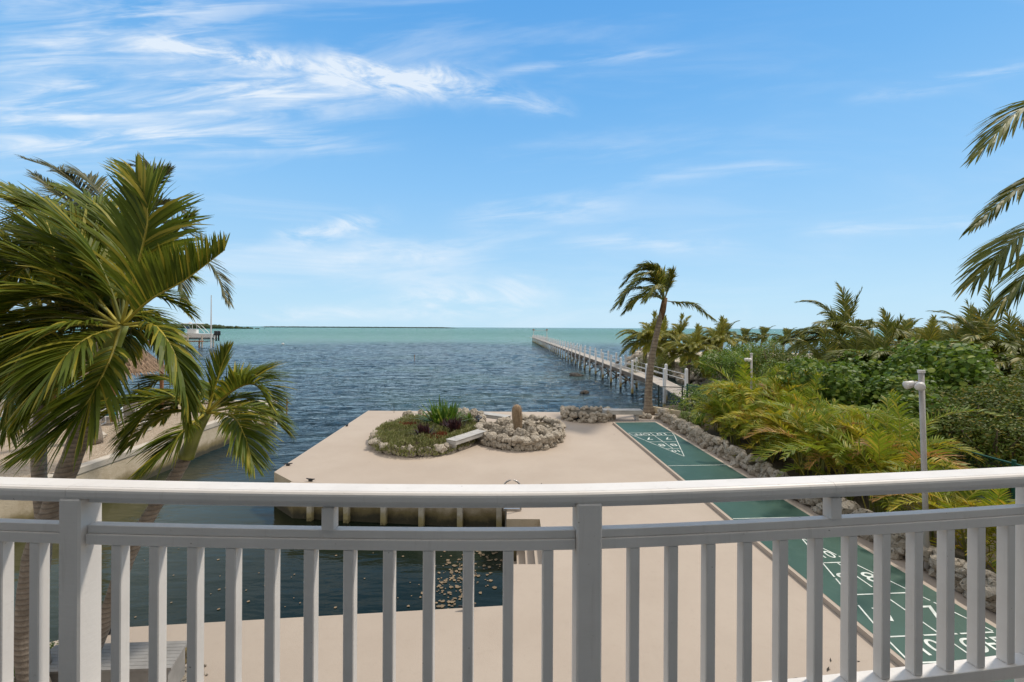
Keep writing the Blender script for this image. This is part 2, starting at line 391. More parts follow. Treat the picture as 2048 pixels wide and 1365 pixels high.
def m_trunk(c0, c1, freq=36):
    def fn(q, b):
        p = pos(q); x, y, z = sep(q, p); n = q.noise(p, 7, 5, .7)
        wv = q.m('SINE', q.m('ADD', q.m('MULTIPLY', z, freq * 6.28 / 2), q.m('MULTIPLY', q.noise(p, 4, 3), 5.0)))
        c = q.mix(q.sm(n, .3, .7), c0, c1); c = q.mix(q.m('MULTIPLY', q.sm(wv, .45, .95), .55), c, tuple(v * .5 for v in c0))
        q.l.new(c, b.inputs['Base Color']); b.inputs['Roughness'].default_value = .9
        bump(q, b, q.m('ADD', q.m('MULTIPLY', wv, .5), q.m('MULTIPLY', q.noise(p, 40, 4), 1.6)), .7, .010)
    return fn
M['trunk'] = mat('ringed_palm_trunk', m_trunk((.19, .155, .12), (.30, .25, .20)))
M['trunk_c'] = mat('coconut_trunk', m_trunk((.17, .13, .095), (.29, .24, .18), 12))
M['fiber'] = simple('palm_fiber', (.15, .085, .04), .95, .4, 12, 50, 1, .02)
M['stem'] = simple('shrub_branch', (.17, .13, .09), .9, .3, 6)
def m_cactus(q, b):
    p = pos(q); x, y, z = sep(q, p)
    n = q.noise(q.vec(q.m('MULTIPLY', x, 38), q.m('MULTIPLY', y, 38), q.m('MULTIPLY', z, 5)), 1.0, 5, .7)
    q.l.new(q.mix(q.sm(n, .3, .7), (.17, .11, .06), (.40, .30, .20)), b.inputs['Base Color']); b.inputs['Roughness'].default_value = 1
    bump(q, b, n, 1, .03)
M['cactus'] = mat('hairy_cactus', m_cactus)
def m_water(q, b):
    p = pos(q); x, y, z = sep(q, p)
    # bottom colour seen through the water: basin murk, seagrass blue-green, pale sand flats far out; left canal reflections tinted in
    big = q.noise(q.vec(q.m('MULTIPLY', x, .012), q.m('MULTIPLY', y, .006), 0.0), 1.0, 5, .6)
    yy = q.m('MULTIPLY', y, q.m('ADD', q.m('MULTIPLY', big, .9), .55))
    pt = q.noise(q.vec(q.m('MULTIPLY', x, .07), q.m('MULTIPLY', y, .10), 3.0), 1.0, 4, .6)
    deep = q.mix(q.sm(pt, .44, .68), (.013, .036, .056), (.034, .068, .066))
    c = q.mix(q.sm(y, 24, 13), deep, (.006, .012, .008))
    sandy = q.m('MULTIPLY', q.sm(y, 60, 24), q.m('MULTIPLY', q.sm(x, -6, 10), q.sm(pt, .40, .62)))
    c = q.mix(q.m('MULTIPLY', sandy, .8), c, (.10, .12, .085))
    far = q.mix(q.sm(q.noise(q.vec(q.m('MULTIPLY', x, .001), q.m('MULTIPLY', y, .006), 8.0), 1.0, 4, .6), .35, .7), (.026, .130, .068), (.042, .172, .095))
    c = q.mix(q.sm(yy, 110, 190), c, far)
    c = q.mix(q.sm(yy, 900, 2600), c, (.02, .11, .075))
    murk_refl = q.m('MULTIPLY', q.sm(y, 17.5, 12.0), q.sm(x, -3, -11))  # brownish wall and palm reflections put into the canal colour with the murk
    c = q.mix(q.m('MULTIPLY', murk_refl, .75), c, (.055, .055, .022))
    q.l.new(c, b.inputs['Base Color'])
    b.inputs['Roughness'].default_value = .08; b.inputs['IOR'].default_value = 1.333; b.inputs['Specular IOR Level'].default_value = .20
    q.l.new(q.sm(y, 30, 400, .05, .16), b.inputs['Roughness'])
    q.l.new(q.sm(y, 34, 190, .30, .06), b.inputs['Specular IOR Level'])
    wv = q.noise(q.vec(q.m('MULTIPLY', x, .55), q.m('MULTIPLY', y, 1.5), 0.0), 1.0, 3, .5, .3)
    w2 = q.noise(q.vec(q.m('MULTIPLY', x, 2.0), q.m('MULTIPLY', y, 5.5), 5.0), 1.0, 4, .55, .4)
    w3 = q.noise(q.vec(q.m('MULTIPLY', x, .22), q.m('MULTIPLY', y, .62), 9.0), 1.0, 4, .6)
    amp = q.m('ADD', .035, q.sm(y, 13, 28, 0.0, .93))
    h = q.m('ADD', q.m('ADD', q.m('MULTIPLY', wv, 1.0), q.m('MULTIPLY', w2, .42)), q.m('MULTIPLY', w3, 3.0))
    h = q.m('MULTIPLY', h, amp)
    bump(q, b, h, 1.0, .45)
M['water'] = mat('sea_water', m_water)
def m_bed(q, b):
    b.inputs['Base Color'].default_value = (.05, .05, .04, 1)
M['bed'] = mat('sea_bed', m_bed)

WZ = -1.0
def struct(o): o['kind'] = 'structure'; return o
def prism(poly, z0, z1, mats, name, top_mi=0, side_mi=0, parent=None):
    bm = bmesh.new(); vs = [bm.verts.new((x, y, z1)) for x, y in poly]; f = bm.faces.new(vs)
    f.normal_update()
    if f.normal.z < 0: f.normal_flip()
    f.material_index = top_mi
    ext = bmesh.ops.extrude_face_region(bm, geom=[f])
    # extruded copy goes down
    nv = [e for e in ext['geom'] if isinstance(e, bmesh.types.BMVert)]
    for v in nv: v.co.z = z0
    for fc in bm.faces:
        fc.normal_update()
        if abs(fc.normal.z) < .5: fc.material_index = side_mi
        else: fc.material_index = top_mi
    bmesh.ops.triangulate(bm, faces=[f_ for f_ in bm.faces if len(f_.verts) > 4])
    bmesh.ops.recalc_face_normals(bm, faces=bm.faces)
    me = bpy.data.meshes.new(name); bm.to_mesh(me); bm.free()
    for m_ in mats: me.materials.append(m_)
    return link(bpy.data.objects.new(name, me), parent)

# ------------------------------------------------------------------ water and land
def sheet(name, x0, y0, x1, y1, z, m):
    b = MB(); b.add([(x0, y0, z), (x1, y0, z), (x1, y1, z), (x0, y1, z)], [(0, 1, 2, 3)]); return struct(b.build(name, m))
def water_surface():
    """one sheet to the horizon; real chop modelled where waves are big enough to see"""
    rw_ = random.Random(90); waves = []
    for i in range(34):
        lam = .55 * (7.0 ** (i / 33)); a = R(-90 + rw_.gauss(8, 34)); k = 2 * math.pi / lam
        waves.append((k * math.cos(a), k * math.sin(a), .0052 * lam ** .80 * rw_.uniform(.6, 1.3), rw_.uniform(0, 6.28)))
    ys = [-60.0, -10.0, 5.0]; y = 5.0
    while y < 170: y += .13 + max(0, y - 12) * .0055; ys.append(y)
    ys += [300.0, 3000.0, 45000.0]
    xs = [-30000.0, -400.0, -130.0]; x = -96.0
    while x < 46: xs.append(x); x += .26 if x > -40 else .45
    xs += [90.0, 400.0, 30000.0]
    xa, ya_ = np.array(xs), np.array(ys); XX, YY = np.meshgrid(xa, ya_); ZZ = np.zeros_like(XX)
    for kx, ky, am, ph in waves: ZZ += am * np.sin(kx * XX + ky * YY + ph)
    ss = lambda v, a, b: np.clip((v - a) / (b - a), 0, 1)
    gust = .8 + .35 * np.sin(XX * .05 + 1.3 * np.sin(YY * .04)) * np.sin(YY * .07 + 1)
    fade = (.04 + .96 * ss(YY, 14, 26)) * ss(YY, 5, 7) * (1 - ss(YY, 120, 168)) * ss(XX, -95, -80) * (1 - ss(XX, 36, 45)) * gust
    ZZ = ZZ * fade + WZ
    me = bpy.data.meshes.new('water'); ny, nx = XX.shape
    co = np.stack([XX, YY, ZZ], -1).reshape(-1, 3).astype(np.float32)
    i0 = (np.arange(ny - 1)[:, None] * nx + np.arange(nx - 1)[None, :]).reshape(-1)
    q_ = np.stack([i0, i0 + 1, i0 + nx + 1, i0 + nx], -1).astype(np.int32)
    me.vertices.add(len(co)); me.vertices.foreach_set('co', co.ravel())
    me.loops.add(q_.size); me.loops.foreach_set('vertex_index', q_.ravel())
    me.polygons.add(len(q_)); me.polygons.foreach_set('loop_start', np.arange(0, q_.size, 4, dtype=np.int32))
    me.polygons.foreach_set('use_smooth', np.ones(len(q_), dtype=bool)); me.update(calc_edges=True); me.validate()
    me.materials.append(M['water']); return struct(link(bpy.data.objects.new('water', me)))
water_surface()
sheet('sea_bed', -30000, -60, 30000, 45000, -4.0, M['bed'])
# patio slab with the boat basin and step notch cut out
NX0, NX1, NY0, NY1 = -.10, .64, 7.85, 9.7
patio_poly = [(-7.3, 22.15), (8.3, 21.95), (8.3, -3), (-13, -3), (-9.6, 3.6), (-6.5, 5.68), (-5.75, 6.13), (-.1, 6.68), (-.1, NY0), (NX1, NY0), (NX1, NY1), (-.1, NY1), (-.1, 11.35), (-6.0, 11.95), (-6.95, 12.75)]
pt_ = struct(prism(patio_poly, -2.5, 0, [M['patio'], M['seawall']], 'patio', 0, 1))
# boat-basin steps in the notch
st = MB()
for i in range(4):
    x1 = NX1 - .003 - i * .0; z1 = -.22 - i * .24
    st.box((NX0 + .02, NY0 + .003 + i * 0.0, -2.4), (NX1 - .003 - i * .17, NY1 - .003 - i * .0, z1)) if i == 3 else st.box((NX1 - .003 - (i + 1) * .17, NY0 + .003, -2.4), (NX1 - .003 - i * .17 - (.0 if i == 0 else .001), NY1 - .003, z1))
tag(st.build('boat_steps', M['patio']), 'tan concrete steps recessed into the patio edge leading down to the boat basin', 'steps')
# right-hand land: bed behind the rock wall, coast, beach
gm = MB()
land = [(7.45, -4), (7.3, 14), (7.15, 19.5), (8.0, 23), (10.8, 25.5), (13.2, 29), (16.5, 34), (17.5, 42), (16.5, 52), (17, 62), (21, 74), (40, 80), (60, 66), (95, 66), (160, 72), (160, -4)]
struct(prism(land, -1.6, .12, [M['mulch'], M['rock']], 'ground', 0, 1))
beach = [(19, 62), (24, 72), (40, 78), (60, 64), (95, 64), (158, 70), (158, 46), (70, 44), (40, 46), (26, 44), (20, 50)]
struct(prism(beach, -1.2, .22, [M['sand'], M['sand']], 'beach', 0, 0))
# neighbour's land on the left with its seawall
left_land = [(-12.9, 23.1), (-12.55, 12.0), (-13.2, 8.5), (-15, 2), (-16, -4), (-70, -4), (-70, 24.5)]
struct(prism(left_land, -1.8, .10, [M['gravel'], M['seawall']], 'gravel_yard', 0, 1))

# seawall across the canal (cap + face + white end post)
sw = thing('seawall', 'long pale concrete seawall across the canal holding back the gravel yard', 'seawall', (-12.7, 17, 0))
line = [(-12.75, 23.3), (-12.4, 12.0), (-13.05, 8.5), (-14.8, 2), (-15.8, -4)]
cap = MB(); face = MB()
for (x0, y0), (x1, y1) in zip(line, line[1:]):
    d = Vector((x1 - x0, y1 - y0)).normalized(); nrm = Vector((d.y, -d.x))
    if nrm.x > 0: nrm = -nrm
    a = Vector((x0, y0)); b_ = Vector((x1, y1))
    q_ = [a, b_, b_ + nrm * .34, a + nrm * .34]
    cap.add([(p.x, p.y, .0) for p in q_] + [(p.x, p.y, .17) for p in q_], [(0, 1, 2, 3), (4, 5, 6, 7), (0, 1, 5, 4), (1, 2, 6, 5), (2, 3, 7, 6), (3, 0, 4, 7)])
    q_ = [a + nrm * .03, b_ + nrm * .03, b_ + nrm * .28, a + nrm * .28]
    face.add([(p.x, p.y, -2.2) for p in q_] + [(p.x, p.y, .0) for p in q_], [(4, 5, 6, 7), (0, 1, 5, 4), (1, 2, 6, 5), (2, 3, 7, 6), (3, 0, 4, 7)])
off = Vector((-12.7, 17, 0))
def build_at(mb, name, m_, par, off_, smooth=False):
    mb.v = [tuple(Vector(p) - off_) for p in mb.v]; return mb.build(name, m_, par, smooth)
build_at(cap, 'cap', M['concrete'], sw, off); build_at(face, 'wall_face', M['seawall'], sw, off)
ep = MB(); ep.box((-12.74, 23.3, -1.6), (-12.62, 23.42, .22)); build_at(ep, 'end_post', M['white'], sw, off)
fw = thing('seawall', 'pale concrete return seawall along the open water edge of the gravel yard', 'seawall', (-30, 23.5, 0))
c2 = MB(); c2.box((-70, 23.31, -2.2), (-12.76, 23.6, .16)); build_at(c2, 'wall_face', M['seawall'], fw, Vector((-30, 23.5, 0)))
c3 = MB(); c3.box((-70, 23.2, .163), (-12.80, 23.62, .25)); build_at(c3, 'cap', M['concrete'], fw, Vector((-30, 23.5, 0)))

# pile-braced basin wall below the far patio edge
bw = thing('basin_wall', 'stained concrete basin wall with rust streaked piles under the patio edge', 'seawall', (-3.5, 12, 0))
pa, pb = Vector((-6.0, 11.95)), Vector((-.1, 11.35)); dd = (pb - pa).normalized(); nn = Vector((dd.y, -dd.x))
if nn.y > 0: nn = -nn
def wl(mb, s0, s1, o0, o1, z0, z1):
    P = [pa + dd * s0 + nn * o0, pa + dd * s1 + nn * o0, pa + dd * s1 + nn * o1, pa + dd * s0 + nn * o1]
    mb.add([(p.x, p.y, z0) for p in P] + [(p.x, p.y, z1) for p in P], [(0, 1, 2, 3), (4, 5, 6, 7), (0, 1, 5, 4), (1, 2, 6, 5), (2, 3, 7, 6), (3, 0, 4, 7)])
LL = (pb - pa).length; o_ = Vector((-3.5, 12, 0))
wc = MB(); wl(wc, -.05, LL, -.1, .10, -.20, -.004); build_at(wc, 'cap', M['patio'], bw, o_)
for k in range(6):
    s_ = .55 + k * (LL - .75) / 5
    pm = MB(); wl(pm, s_ - .07, s_ + .07, .004, .13, -2.2, -.21); build_at(pm, 'pile', M['pile'], bw, o_)

# ------------------------------------------------------------------ shuffleboard court
CZ = .09
A = gnd(1229, 845, CZ); B = gnd(1311, 845, CZ); Cn = gnd(1795, 1308, CZ); Dn = gnd(2030, 1280, CZ)
ax = ((A + B) / 2 - (Cn + Dn) / 2); ax.z = 0; AL = ax.length; ax.normalize()
farc = (A + B) / 2; farc.z = 0
per = Vector((ax.y, -ax.x, 0)); sk = .035        # the cross lines run slightly skew to the court
per2 = (per + ax * sk).normalized()
CW = 1.83
court = thing('shuffleboard_court', 'long green shuffleboard court with white scoring triangles beside the coral rock wall', 'court', tuple(farc))
def cpt(s, l, z=0.0):
    """s metres from the far end toward the house, l metres to the right of the centre line"""
    return Vector((0, 0, 0)) - ax * s + per * l + ax * (sk * l) + Vector((0, 0, z))
cb = MB(); LN = 16.0
P = [cpt(-.10, -CW / 2 - .07), cpt(LN, -CW / 2 - .07), cpt(LN, CW / 2 + .10), cpt(-.10, CW / 2 + .10)]
cb.add([p + Vector((0, 0, .004)) for p in P] + [p + Vector((0, 0, CZ - .004)) for p in P], [(4, 5, 6, 7), (0, 1, 5, 4), (1, 2, 6, 5), (2, 3, 7, 6), (3, 0, 4, 7)])
cb.build('slab', M['patio'], court)
cs = MB(); P = [cpt(0, -CW / 2, CZ), cpt(LN - .1, -CW / 2, CZ), cpt(LN - .1, CW / 2, CZ), cpt(0, CW / 2, CZ)]; cs.add(P, [(0, 1, 2, 3)]); cs.build('playing_surface', M['court'], court)
ZL = CZ + .004
FT = .3048
def seg_line(mb, s0, l0, s1, l1, wd=.025, dash=.62, gap=.045):
    a, b = Vector((s0, l0)), Vector((s1, l1)); L = (b - a).length; d = (b - a) / L; n_ = Vector((-d.y, d.x)) * wd / 2
    k = max(1, round(L / dash)); st_ = L / k
    for i in range(k):
        p = a + d * (i * st_ + gap / 2); r_ = a + d * ((i + 1) * st_ - gap / 2)
        mb.add([cpt(v.x, v.y, ZL) for v in (p - n_, r_ - n_, r_ + n_, p + n_)], [(0, 1, 2, 3)])
def glyph(mb, txt, s, l, size, flip, sx=1.0):
    cu = bpy.data.curves.new('tmp', 'FONT'); cu.body = txt; cu.size = size; cu.align_x = 'CENTER'; cu.align_y = 'CENTER'; cu.offset = 0
    o = bpy.data.objects.new('tmp', cu); COL.objects.link(o)
    dg = bpy.context.evaluated_depsgraph_get(); me = o.evaluated_get(dg).to_mesh()
    vs = [v.co.copy() for v in me.vertices]; fs = [tuple(p.vertices) for p in me.polygons]
    o.evaluated_get(dg).to_mesh_clear(); bpy.data.objects.remove(o); bpy.data.curves.remove(cu)
    k = -1 if flip else 1
    mb = MB(); mb.add([cpt(s - k * v.y, l + k * v.x * sx, ZL) for v in vs], fs); mb.build('painted_number' if txt != 'OFF' else 'painted_word', M['line'], court)
def scoring(base, sgn, flip):
    """base: distance of the back line; the triangle points sgn along s"""
    ln = MB(); f = lambda v: base + sgn * v * FT
    hw = CW / 2 - .02
    tip = f(10.5)
    seg_line(ln, f(0), -hw, f(0), hw); seg_line(ln, f(1.5), -hw * .9, f(1.5), hw * .9)
    k = hw * .9 / 9.0
    seg_line(ln, f(4.5), -k * 6, f(4.5), k * 6); seg_line(ln, f(7.5), -k * 3, f(7.5), k * 3)
    seg_line(ln, f(1.5), -hw * .9, tip, 0, .025, .8); seg_line(ln, f(1.5), hw * .9, tip, 0, .025, .8)
    seg_line(ln, f(0), -hw, f(1.5), -hw * .9 - .005); seg_line(ln, f(0), hw, f(1.5), hw * .9 + .005)
    seg_line(ln, f(0), 0, f(7.5), 0, .025, .7)
    seg_line(ln, f(13.5), -CW / 2 + .01, f(13.5), CW / 2 - .01, .025, 9, 0)
    ln.build('scoring_line', M['line'], court)
    e = -1 if flip else 1
    glyph(None, '10', f(.75), -e * .40, .40, flip, 1.15); glyph(None, 'OFF', f(.75), e * .42, .38, flip)
    glyph(None, '7', f(2.9), -e * .36, .44, flip, 1.2); glyph(None, '7', f(2.9), e * .36, .44, flip, 1.2)
    glyph(None, '8', f(5.9), -e * .22, .42, flip, 1.2); glyph(None, '8', f(5.9), e * .22, .42, flip, 1.2)
    glyph(None, '10', f(8.35), 0, .34, flip, .95)
scoring(1.93, 1, True)
scoring(1.93 + 39 * FT, -1, False)

# ------------------------------------------------------------------ rocks
def rock_geo(mb, c, r, seed, sq=.8, sub=2, mi=0):
    bm = bmesh.new(); bmesh.ops.create_icosphere(bm, subdivisions=sub, radius=1)
    o = Vector((seed * 3.17, seed * 1.71, seed * .77)); rot = Matrix.Rotation(seed * 2.3, 3, 'Z')
    s3 = Vector((1 + .35 * math.sin(seed * 5.1), 1 + .3 * math.cos(seed * 3.3), sq))
    vs = []
    for v in bm.verts:
        p = v.co; k = 1 + .34 * noise.noise(p * 1.3 + o) + .22 * noise.noise(p * 3.2 + o) + .13 * abs(noise.noise(p * 7 + o))
        k += (.10 * noise.noise(p * 5.5 + o) + .07 * noise.noise(p * 13 + o)) if sub > 1 else 0
        q_ = rot @ Vector((p.x * s3.x, p.y * s3.y, p.z * s3.z)) * k * r
        vs.append(q_ + Vector(c))
    mb.add(vs, [tuple(v.index for v in f.verts) for f in bm.faces], mi); bm.free()
def rock_wall(name, label, path, h, wd, rs, parent_loc=None, rows=2, seed=0, cat='rock wall', mats=None, sub=2):
    mb = MB(); r_ = random.Random(seed)
    for (x0, y0), (x1, y1) in zip(path, path[1:]):
        L = math.hypot(x1 - x0, y1 - y0); n = max(1, int(L / (rs * 1.08)))
        for i in range(n):
            tt = (i + r_.random() * .5) / n
            for row in range(rows):
                for w_ in range(max(1, int(wd / (rs * 1.5)))):
                    k = max(1, int(wd / (rs * 1.5)))
                    ow = (w_ - (k - 1) / 2) * rs * 1.4 + r_.uniform(-.2, .2) * rs
                    dx, dy = (x1 - x0) / L, (y1 - y0) / L
                    z = rs * .5 + row * (h - rs * .9) / max(1, rows - 1) if rows > 1 else rs * .45
                    rr = rs * r_.choice([.6, .75, .85, 1.0, 1.1, 1.35])
                    rock_geo(mb, (x0 + (x1 - x0) * tt - dy * ow + r_.uniform(-.05, .05), y0 + (y1 - y0) * tt + dx * ow, z + r_.uniform(-.14, .20) * h), rr, r_.random() * 50, .85, sub)
    o = mb.build(name, mats or M['rock'], None, False)
    return tag(o, label, cat)
rock_wall('rock_wall', 'low pitted coral rock wall running along the right side of the green court',
          [(6.98, 20.3), (6.95, 18), (7.08, 14), (7.22, 10), (7.38, 6.5), (7.5, 3.0)], .44, .38, .13, rows=3, seed=3, sub=2)
rock_wall('rock_pile', 'low spread of coral rocks at the foot of the leaning coconut palm', [(6.0, 20.9), (6.5, 20.6), (7.1, 20.5)], .22, .5, .17, rows=1, seed=5, cat='rocks')
def ring(cx, cy, rx, ry, a0=0, a1=360, n=28, wob=.08, seed=0):
    return [(cx + rx * math.cos(R(a)) * (1 + wob * math.sin(3 * R(a) + seed)), cy + ry * math.sin(R(a)) * (1 + wob * math.cos(2 * R(a) + seed)))
            for a in [a0 + (a1 - a0) * i / n for i in range(n + 1)]]
# planter island: left lobe (ground cover) and right lobe (rocks and cactus)
LC = (-3.25, 17.0, 1.95, 2.75); RC = (.35, 17.1, 1.62, 2.1)
rock_wall('planter_wall', 'oval coral rock edging round the planter of gray green ground cover', ring(*LC, n=34, wob=.04), .26, .3, .13, rows=2, seed=11, cat='planter wall')
rock_wall('planter_wall', 'round coral rock wall of the cactus planter right of the green planter', ring(*RC, -200, 100, n=30, wob=.04), .38, .3, .12, rows=3, seed=12, cat='planter wall')
rock_wall('planter_wall', 'small round coral rock planter at the left end of the bench near the leaning palm', ring(3.55, 20.4, 1.15, .82, n=22, wob=.05), .40, .3, .13, rows=3, seed=13, cat='planter wall')
def disc(name, cx, cy, rx, ry, z, m, label=None, cat=None, kind=None):
    mb = MB(); vs = [(cx, cy, z + .05)] + [(cx + rx * math.cos(R(a)), cy + ry * math.sin(R(a)), z) for a in range(0, 360, 12)]
    mb.add(vs, [(0, i, i % 30 + 1) for i in range(1, 31)]); return tag(mb.build(name, m), label, cat, None, kind)
disc('soil', LC[0], LC[1], LC[2] * .95, LC[3] * .95, .22, M['mulch'], kind='structure')
disc('soil', RC[0], RC[1], RC[2] * .95, RC[3] * .95, .24, M['mulch'], kind='structure')
disc('soil', 3.55, 20.4, 1.05, .75, .30, M['mulch'], kind='structure')
rk = [(-.55, 16.6, .26, 'squat pitted rock at the left front of the cactus planter'), (-.1, 16.25, .24, 'rounded rock just left of the hairy cactus base'), (.32, 15.95, .26, 'pale hollowed rock in front of the hairy cactus'),
      (.75, 16.3, .27, 'upright ribbed rock right of the hairy cactus'), (1.05, 16.5, .25, 'tall leaning rock second right of the hairy cactus'), (1.35, 16.35, .20, 'small round rock at the right of the leaning rocks'),
      (.7, 17.3, .28, 'broad flat rock behind the hairy cactus'), (-.35, 17.9, .27, 'gray rock under the far bench end'), (-.9, 17.3, .24, 'low rock left of the cactus planter by the lantern'), (-1.3, 18.6, .26, 'brown rock beside the black lantern')]
for i, (x, y, r_, lb) in enumerate(rk):
    mb = MB(); rock_geo(mb, (0, 0, r_ * .6 + .18), r_ * .82, 3.3 + i * 1.7, 1.0, 4); o = mb.build('rock', M['rock']); o.location = (x, y, 0); tag(o, lb, 'rock', 'loose rocks inside the planter island')
back = [(-4.6, 19.3, .22), (-4.1, 19.7, .2), (-2.5, 19.9, .26), (-2.1, 19.8, .25), (-1.7, 19.6, .27), (-1.4, 19.3, .22), (-3.0, 20.0, .24)]
bl = ['low rock at the far left back of the green planter', 'brown rock behind the left side of the green planter', 'rock just right of the strap leaf plant', 'taller rock between the strap plant and the far bench', 'largest pale rock left of the far bench', 'rock touching the left end of the far bench', 'pale rock directly behind the strap leaf plant']
for i, ((x, y, r_), lb) in enumerate(zip(back, bl)):
    mb = MB(); rock_geo(mb, (0, 0, .38), r_ * .85, 13.3 + i * 2.7, .9, 4); o = mb.build('rock', M['rock']); o.location = (x, y, 0); tag(o, lb, 'rock', 'rocks along the back of the planter island')

mb = MB(); r_ = random.Random(19)
for i in range(90):
    a = r_.random() * 6.283; k = math.sqrt(r_.random()) * .86
    rock_geo(mb, (RC[0] + RC[2] * k * math.cos(a), RC[1] + RC[3] * k * math.sin(a), .27 + r_.uniform(-.03, .05)), r_.uniform(.06, .15), r_.random() * 60, .8, 2)
tag(mb.build('coral_rubble', M['rock']), 'small coral rubble filling the soil between the rocks of the cactus planter', 'rubble', kind='stuff')
mb = MB()
for i in range(46):
    if i < 5: p = gnd(r_.gauss(1655, 45), r_.gauss(1345, 12), .006)
    elif i < 26: p = Vector((r_.uniform(6.45, 6.8), r_.uniform(5, 19), CZ * 0 + .006))
    else: p = Vector((r_.uniform(-5.5, 6), r_.uniform(6.9, 21), .006))
    if -6.3 < p.x < .7 and 6 < p.y < 13: continue
    a = r_.random() * 6.28; L = r_.uniform(.02, .06); u = Vector((math.cos(a), math.sin(a), .1)) * L; v = Vector((-math.sin(a), math.cos(a), 0)) * L * .25
    mb.add([p - u, p + v, p + u + Vector((0, 0, .008)), p - v], [(0, 1, 2, 3)])
tag(mb.build('fallen_leaves', M['darkrock']), 'few dry fallen leaves scattered on the tan patio', 'leaves', kind='stuff')
# ------------------------------------------------------------------ benches
def bench(label, x0, y0, x1, y1, wd=.42, top=.45, th=.16, lg=.44):
    c = Vector(((x0 + x1) / 2, (y0 + y1) / 2, 0)); L = math.hypot(x1 - x0, y1 - y0); a = math.atan2(y1 - y0, x1 - x0)
    t_ = thing('bench', label, 'bench', tuple(c), a, 'gray box benches on the patio')
    mb = MB(); mb.box((-L / 2, -wd / 2, top - th), (L / 2, wd / 2, top - .022), bev=.008); mb.build('seat_frame', M['graywood'], t_)
    mb = MB(); mb.box((-L / 2 - .015, -wd / 2 - .015, top - .02), (L / 2 + .015, wd / 2 + .015, top), bev=.005); mb.build('seat', M['graywood'], t_)
    for s_ in (-1, 1):
        mb = MB(); mb.box((s_ * L * lg - .07, -wd / 2 + .10, 0 if lg < .4 else .12), (s_ * L * lg + .07, wd / 2 - .10, top - th - .003), bev=.005); mb.build('leg', M['graywood'], t_)
bench('gray box bench lying diagonally between the green planter and the cactus planter', -2.05, 14.75, -1.1, 16.2)
bench('gray box bench at the far side of the planter island beside the black lantern', -1.75, 19.75, -.15, 18.75)
bench('gray box bench beside the leaning coconut palm at the far patio edge', 4.25, 20.15, 6.0, 20.15, .45, .5, .2, .38)

# ------------------------------------------------------------------ small patio things
def lantern(x, y):
    t_ = thing('lantern', 'black metal lantern with ring handle standing by the far bench', 'lantern', (x, y, .3))
    mb = MB()
    for i in range(4): a = i * math.pi / 2 + .785; mb.tube([(.11 * math.cos(a), .11 * math.sin(a), 0), (.11 * math.cos(a), .11 * math.sin(a), .26)], .012, 6)
    mb.box((-.1, -.1, 0), (.1, .1, .03)); mb.build('frame', M['black'], t_)
    mb = MB(); mb.tube([(0, 0, .25), (0, 0, .28), (0, 0, .37)], [.15, .14, .03], 12); mb.build('roof', M['black'], t_)
    mb = MB(); mb.tube([(.06 * math.cos(a), 0, .41 + .06 * math.sin(a)) for a in [i * math.pi / 8 for i in range(17)]], .01, 6); mb.build('handle', M['black'], t_)
    mb = MB(); mb.tube([(0, 0, .03), (0, 0, .2)], .05, 10); mb.build('glass', M['glass'], t_)
lantern(-1.35, 17.9)
# hairy cactus
cg = MB(); n = 16; prof = []
for i in range(n + 1):
    s_ = i / n; r_ = .125 + .07 * math.sin(min(1, s_ * 1.05) * math.pi * .72 + .1)
    if s_ > .82: r_ *= math.sqrt(max(.02, 1 - ((s_ - .82) / .19) ** 2))
    prof.append(r_)
cg.tube([(0.02 * math.sin(i * .4), 0, i / n * 1.08) for i in range(n + 1)], prof, 18)
ct = thing('cactus', 'tall hairy tan column cactus standing in the rock planter', 'cactus', (.22, 16.75, .22))
cg.build('column', M['cactus'], ct, True)
hr = MB()
for i in range(1500):
    a = rnd.random() * 6.283; s_ = rnd.random() ** .8; r_ = prof[int(s_ * n)] * .98; z = s_ * 1.08
    p = Vector((r_ * math.cos(a), r_ * math.sin(a), z)); d = Vector((math.cos(a) * .5, math.sin(a) * .5, rnd.uniform(-1.2, .5))).normalized() * rnd.uniform(.05, .11)
    sd_ = Vector((-math.sin(a), math.cos(a), 0)) * .003
    hr.add([p - sd_, p + sd_, p + d], [(0, 1, 2)])
hr.build('hair', M['cactus'], ct)
def cleat(p, rz, label):
    mb = MB(); mb.box((-.05, -.03, 0), (.05, .03, .05), bev=.005); mb.tube([(-.13, 0, .072), (-.07, 0, .06), (.07, 0, .06), (.13, 0, .072)], [.012, .02, .02, .012], 8)
    o = mb.build('cleat', M['black']); o.location = p; o.rotation_euler.z = rz; tag(o, label, 'cleat', 'dock cleats along the patio edge')
cleat(gnd(576, 932), .2, 'black dock cleat nearest the far left patio corner')
cleat(gnd(621, 963), -.2, 'black dock cleat on the far side of the basin just above the handrail')
cleat(gnd(694, 853), 1.5, 'black dock cleat halfway up the left patio edge')
cleat(gnd(214, 1268), .1, 'black dock cleat at the left end of the near basin edge')
cleat(gnd(934, 1221), .08, 'black dock cleat at the right end of the near basin edge')
mb = MB(); mb.tube([(0, 0, 0), (0, 0, .38)], .012, 6); o = mb.build('marker_stick', M['black']); o.location = gnd(788, 826, 0); tag(o, 'thin dark stick standing at the far patio edge behind the planter', 'stick')
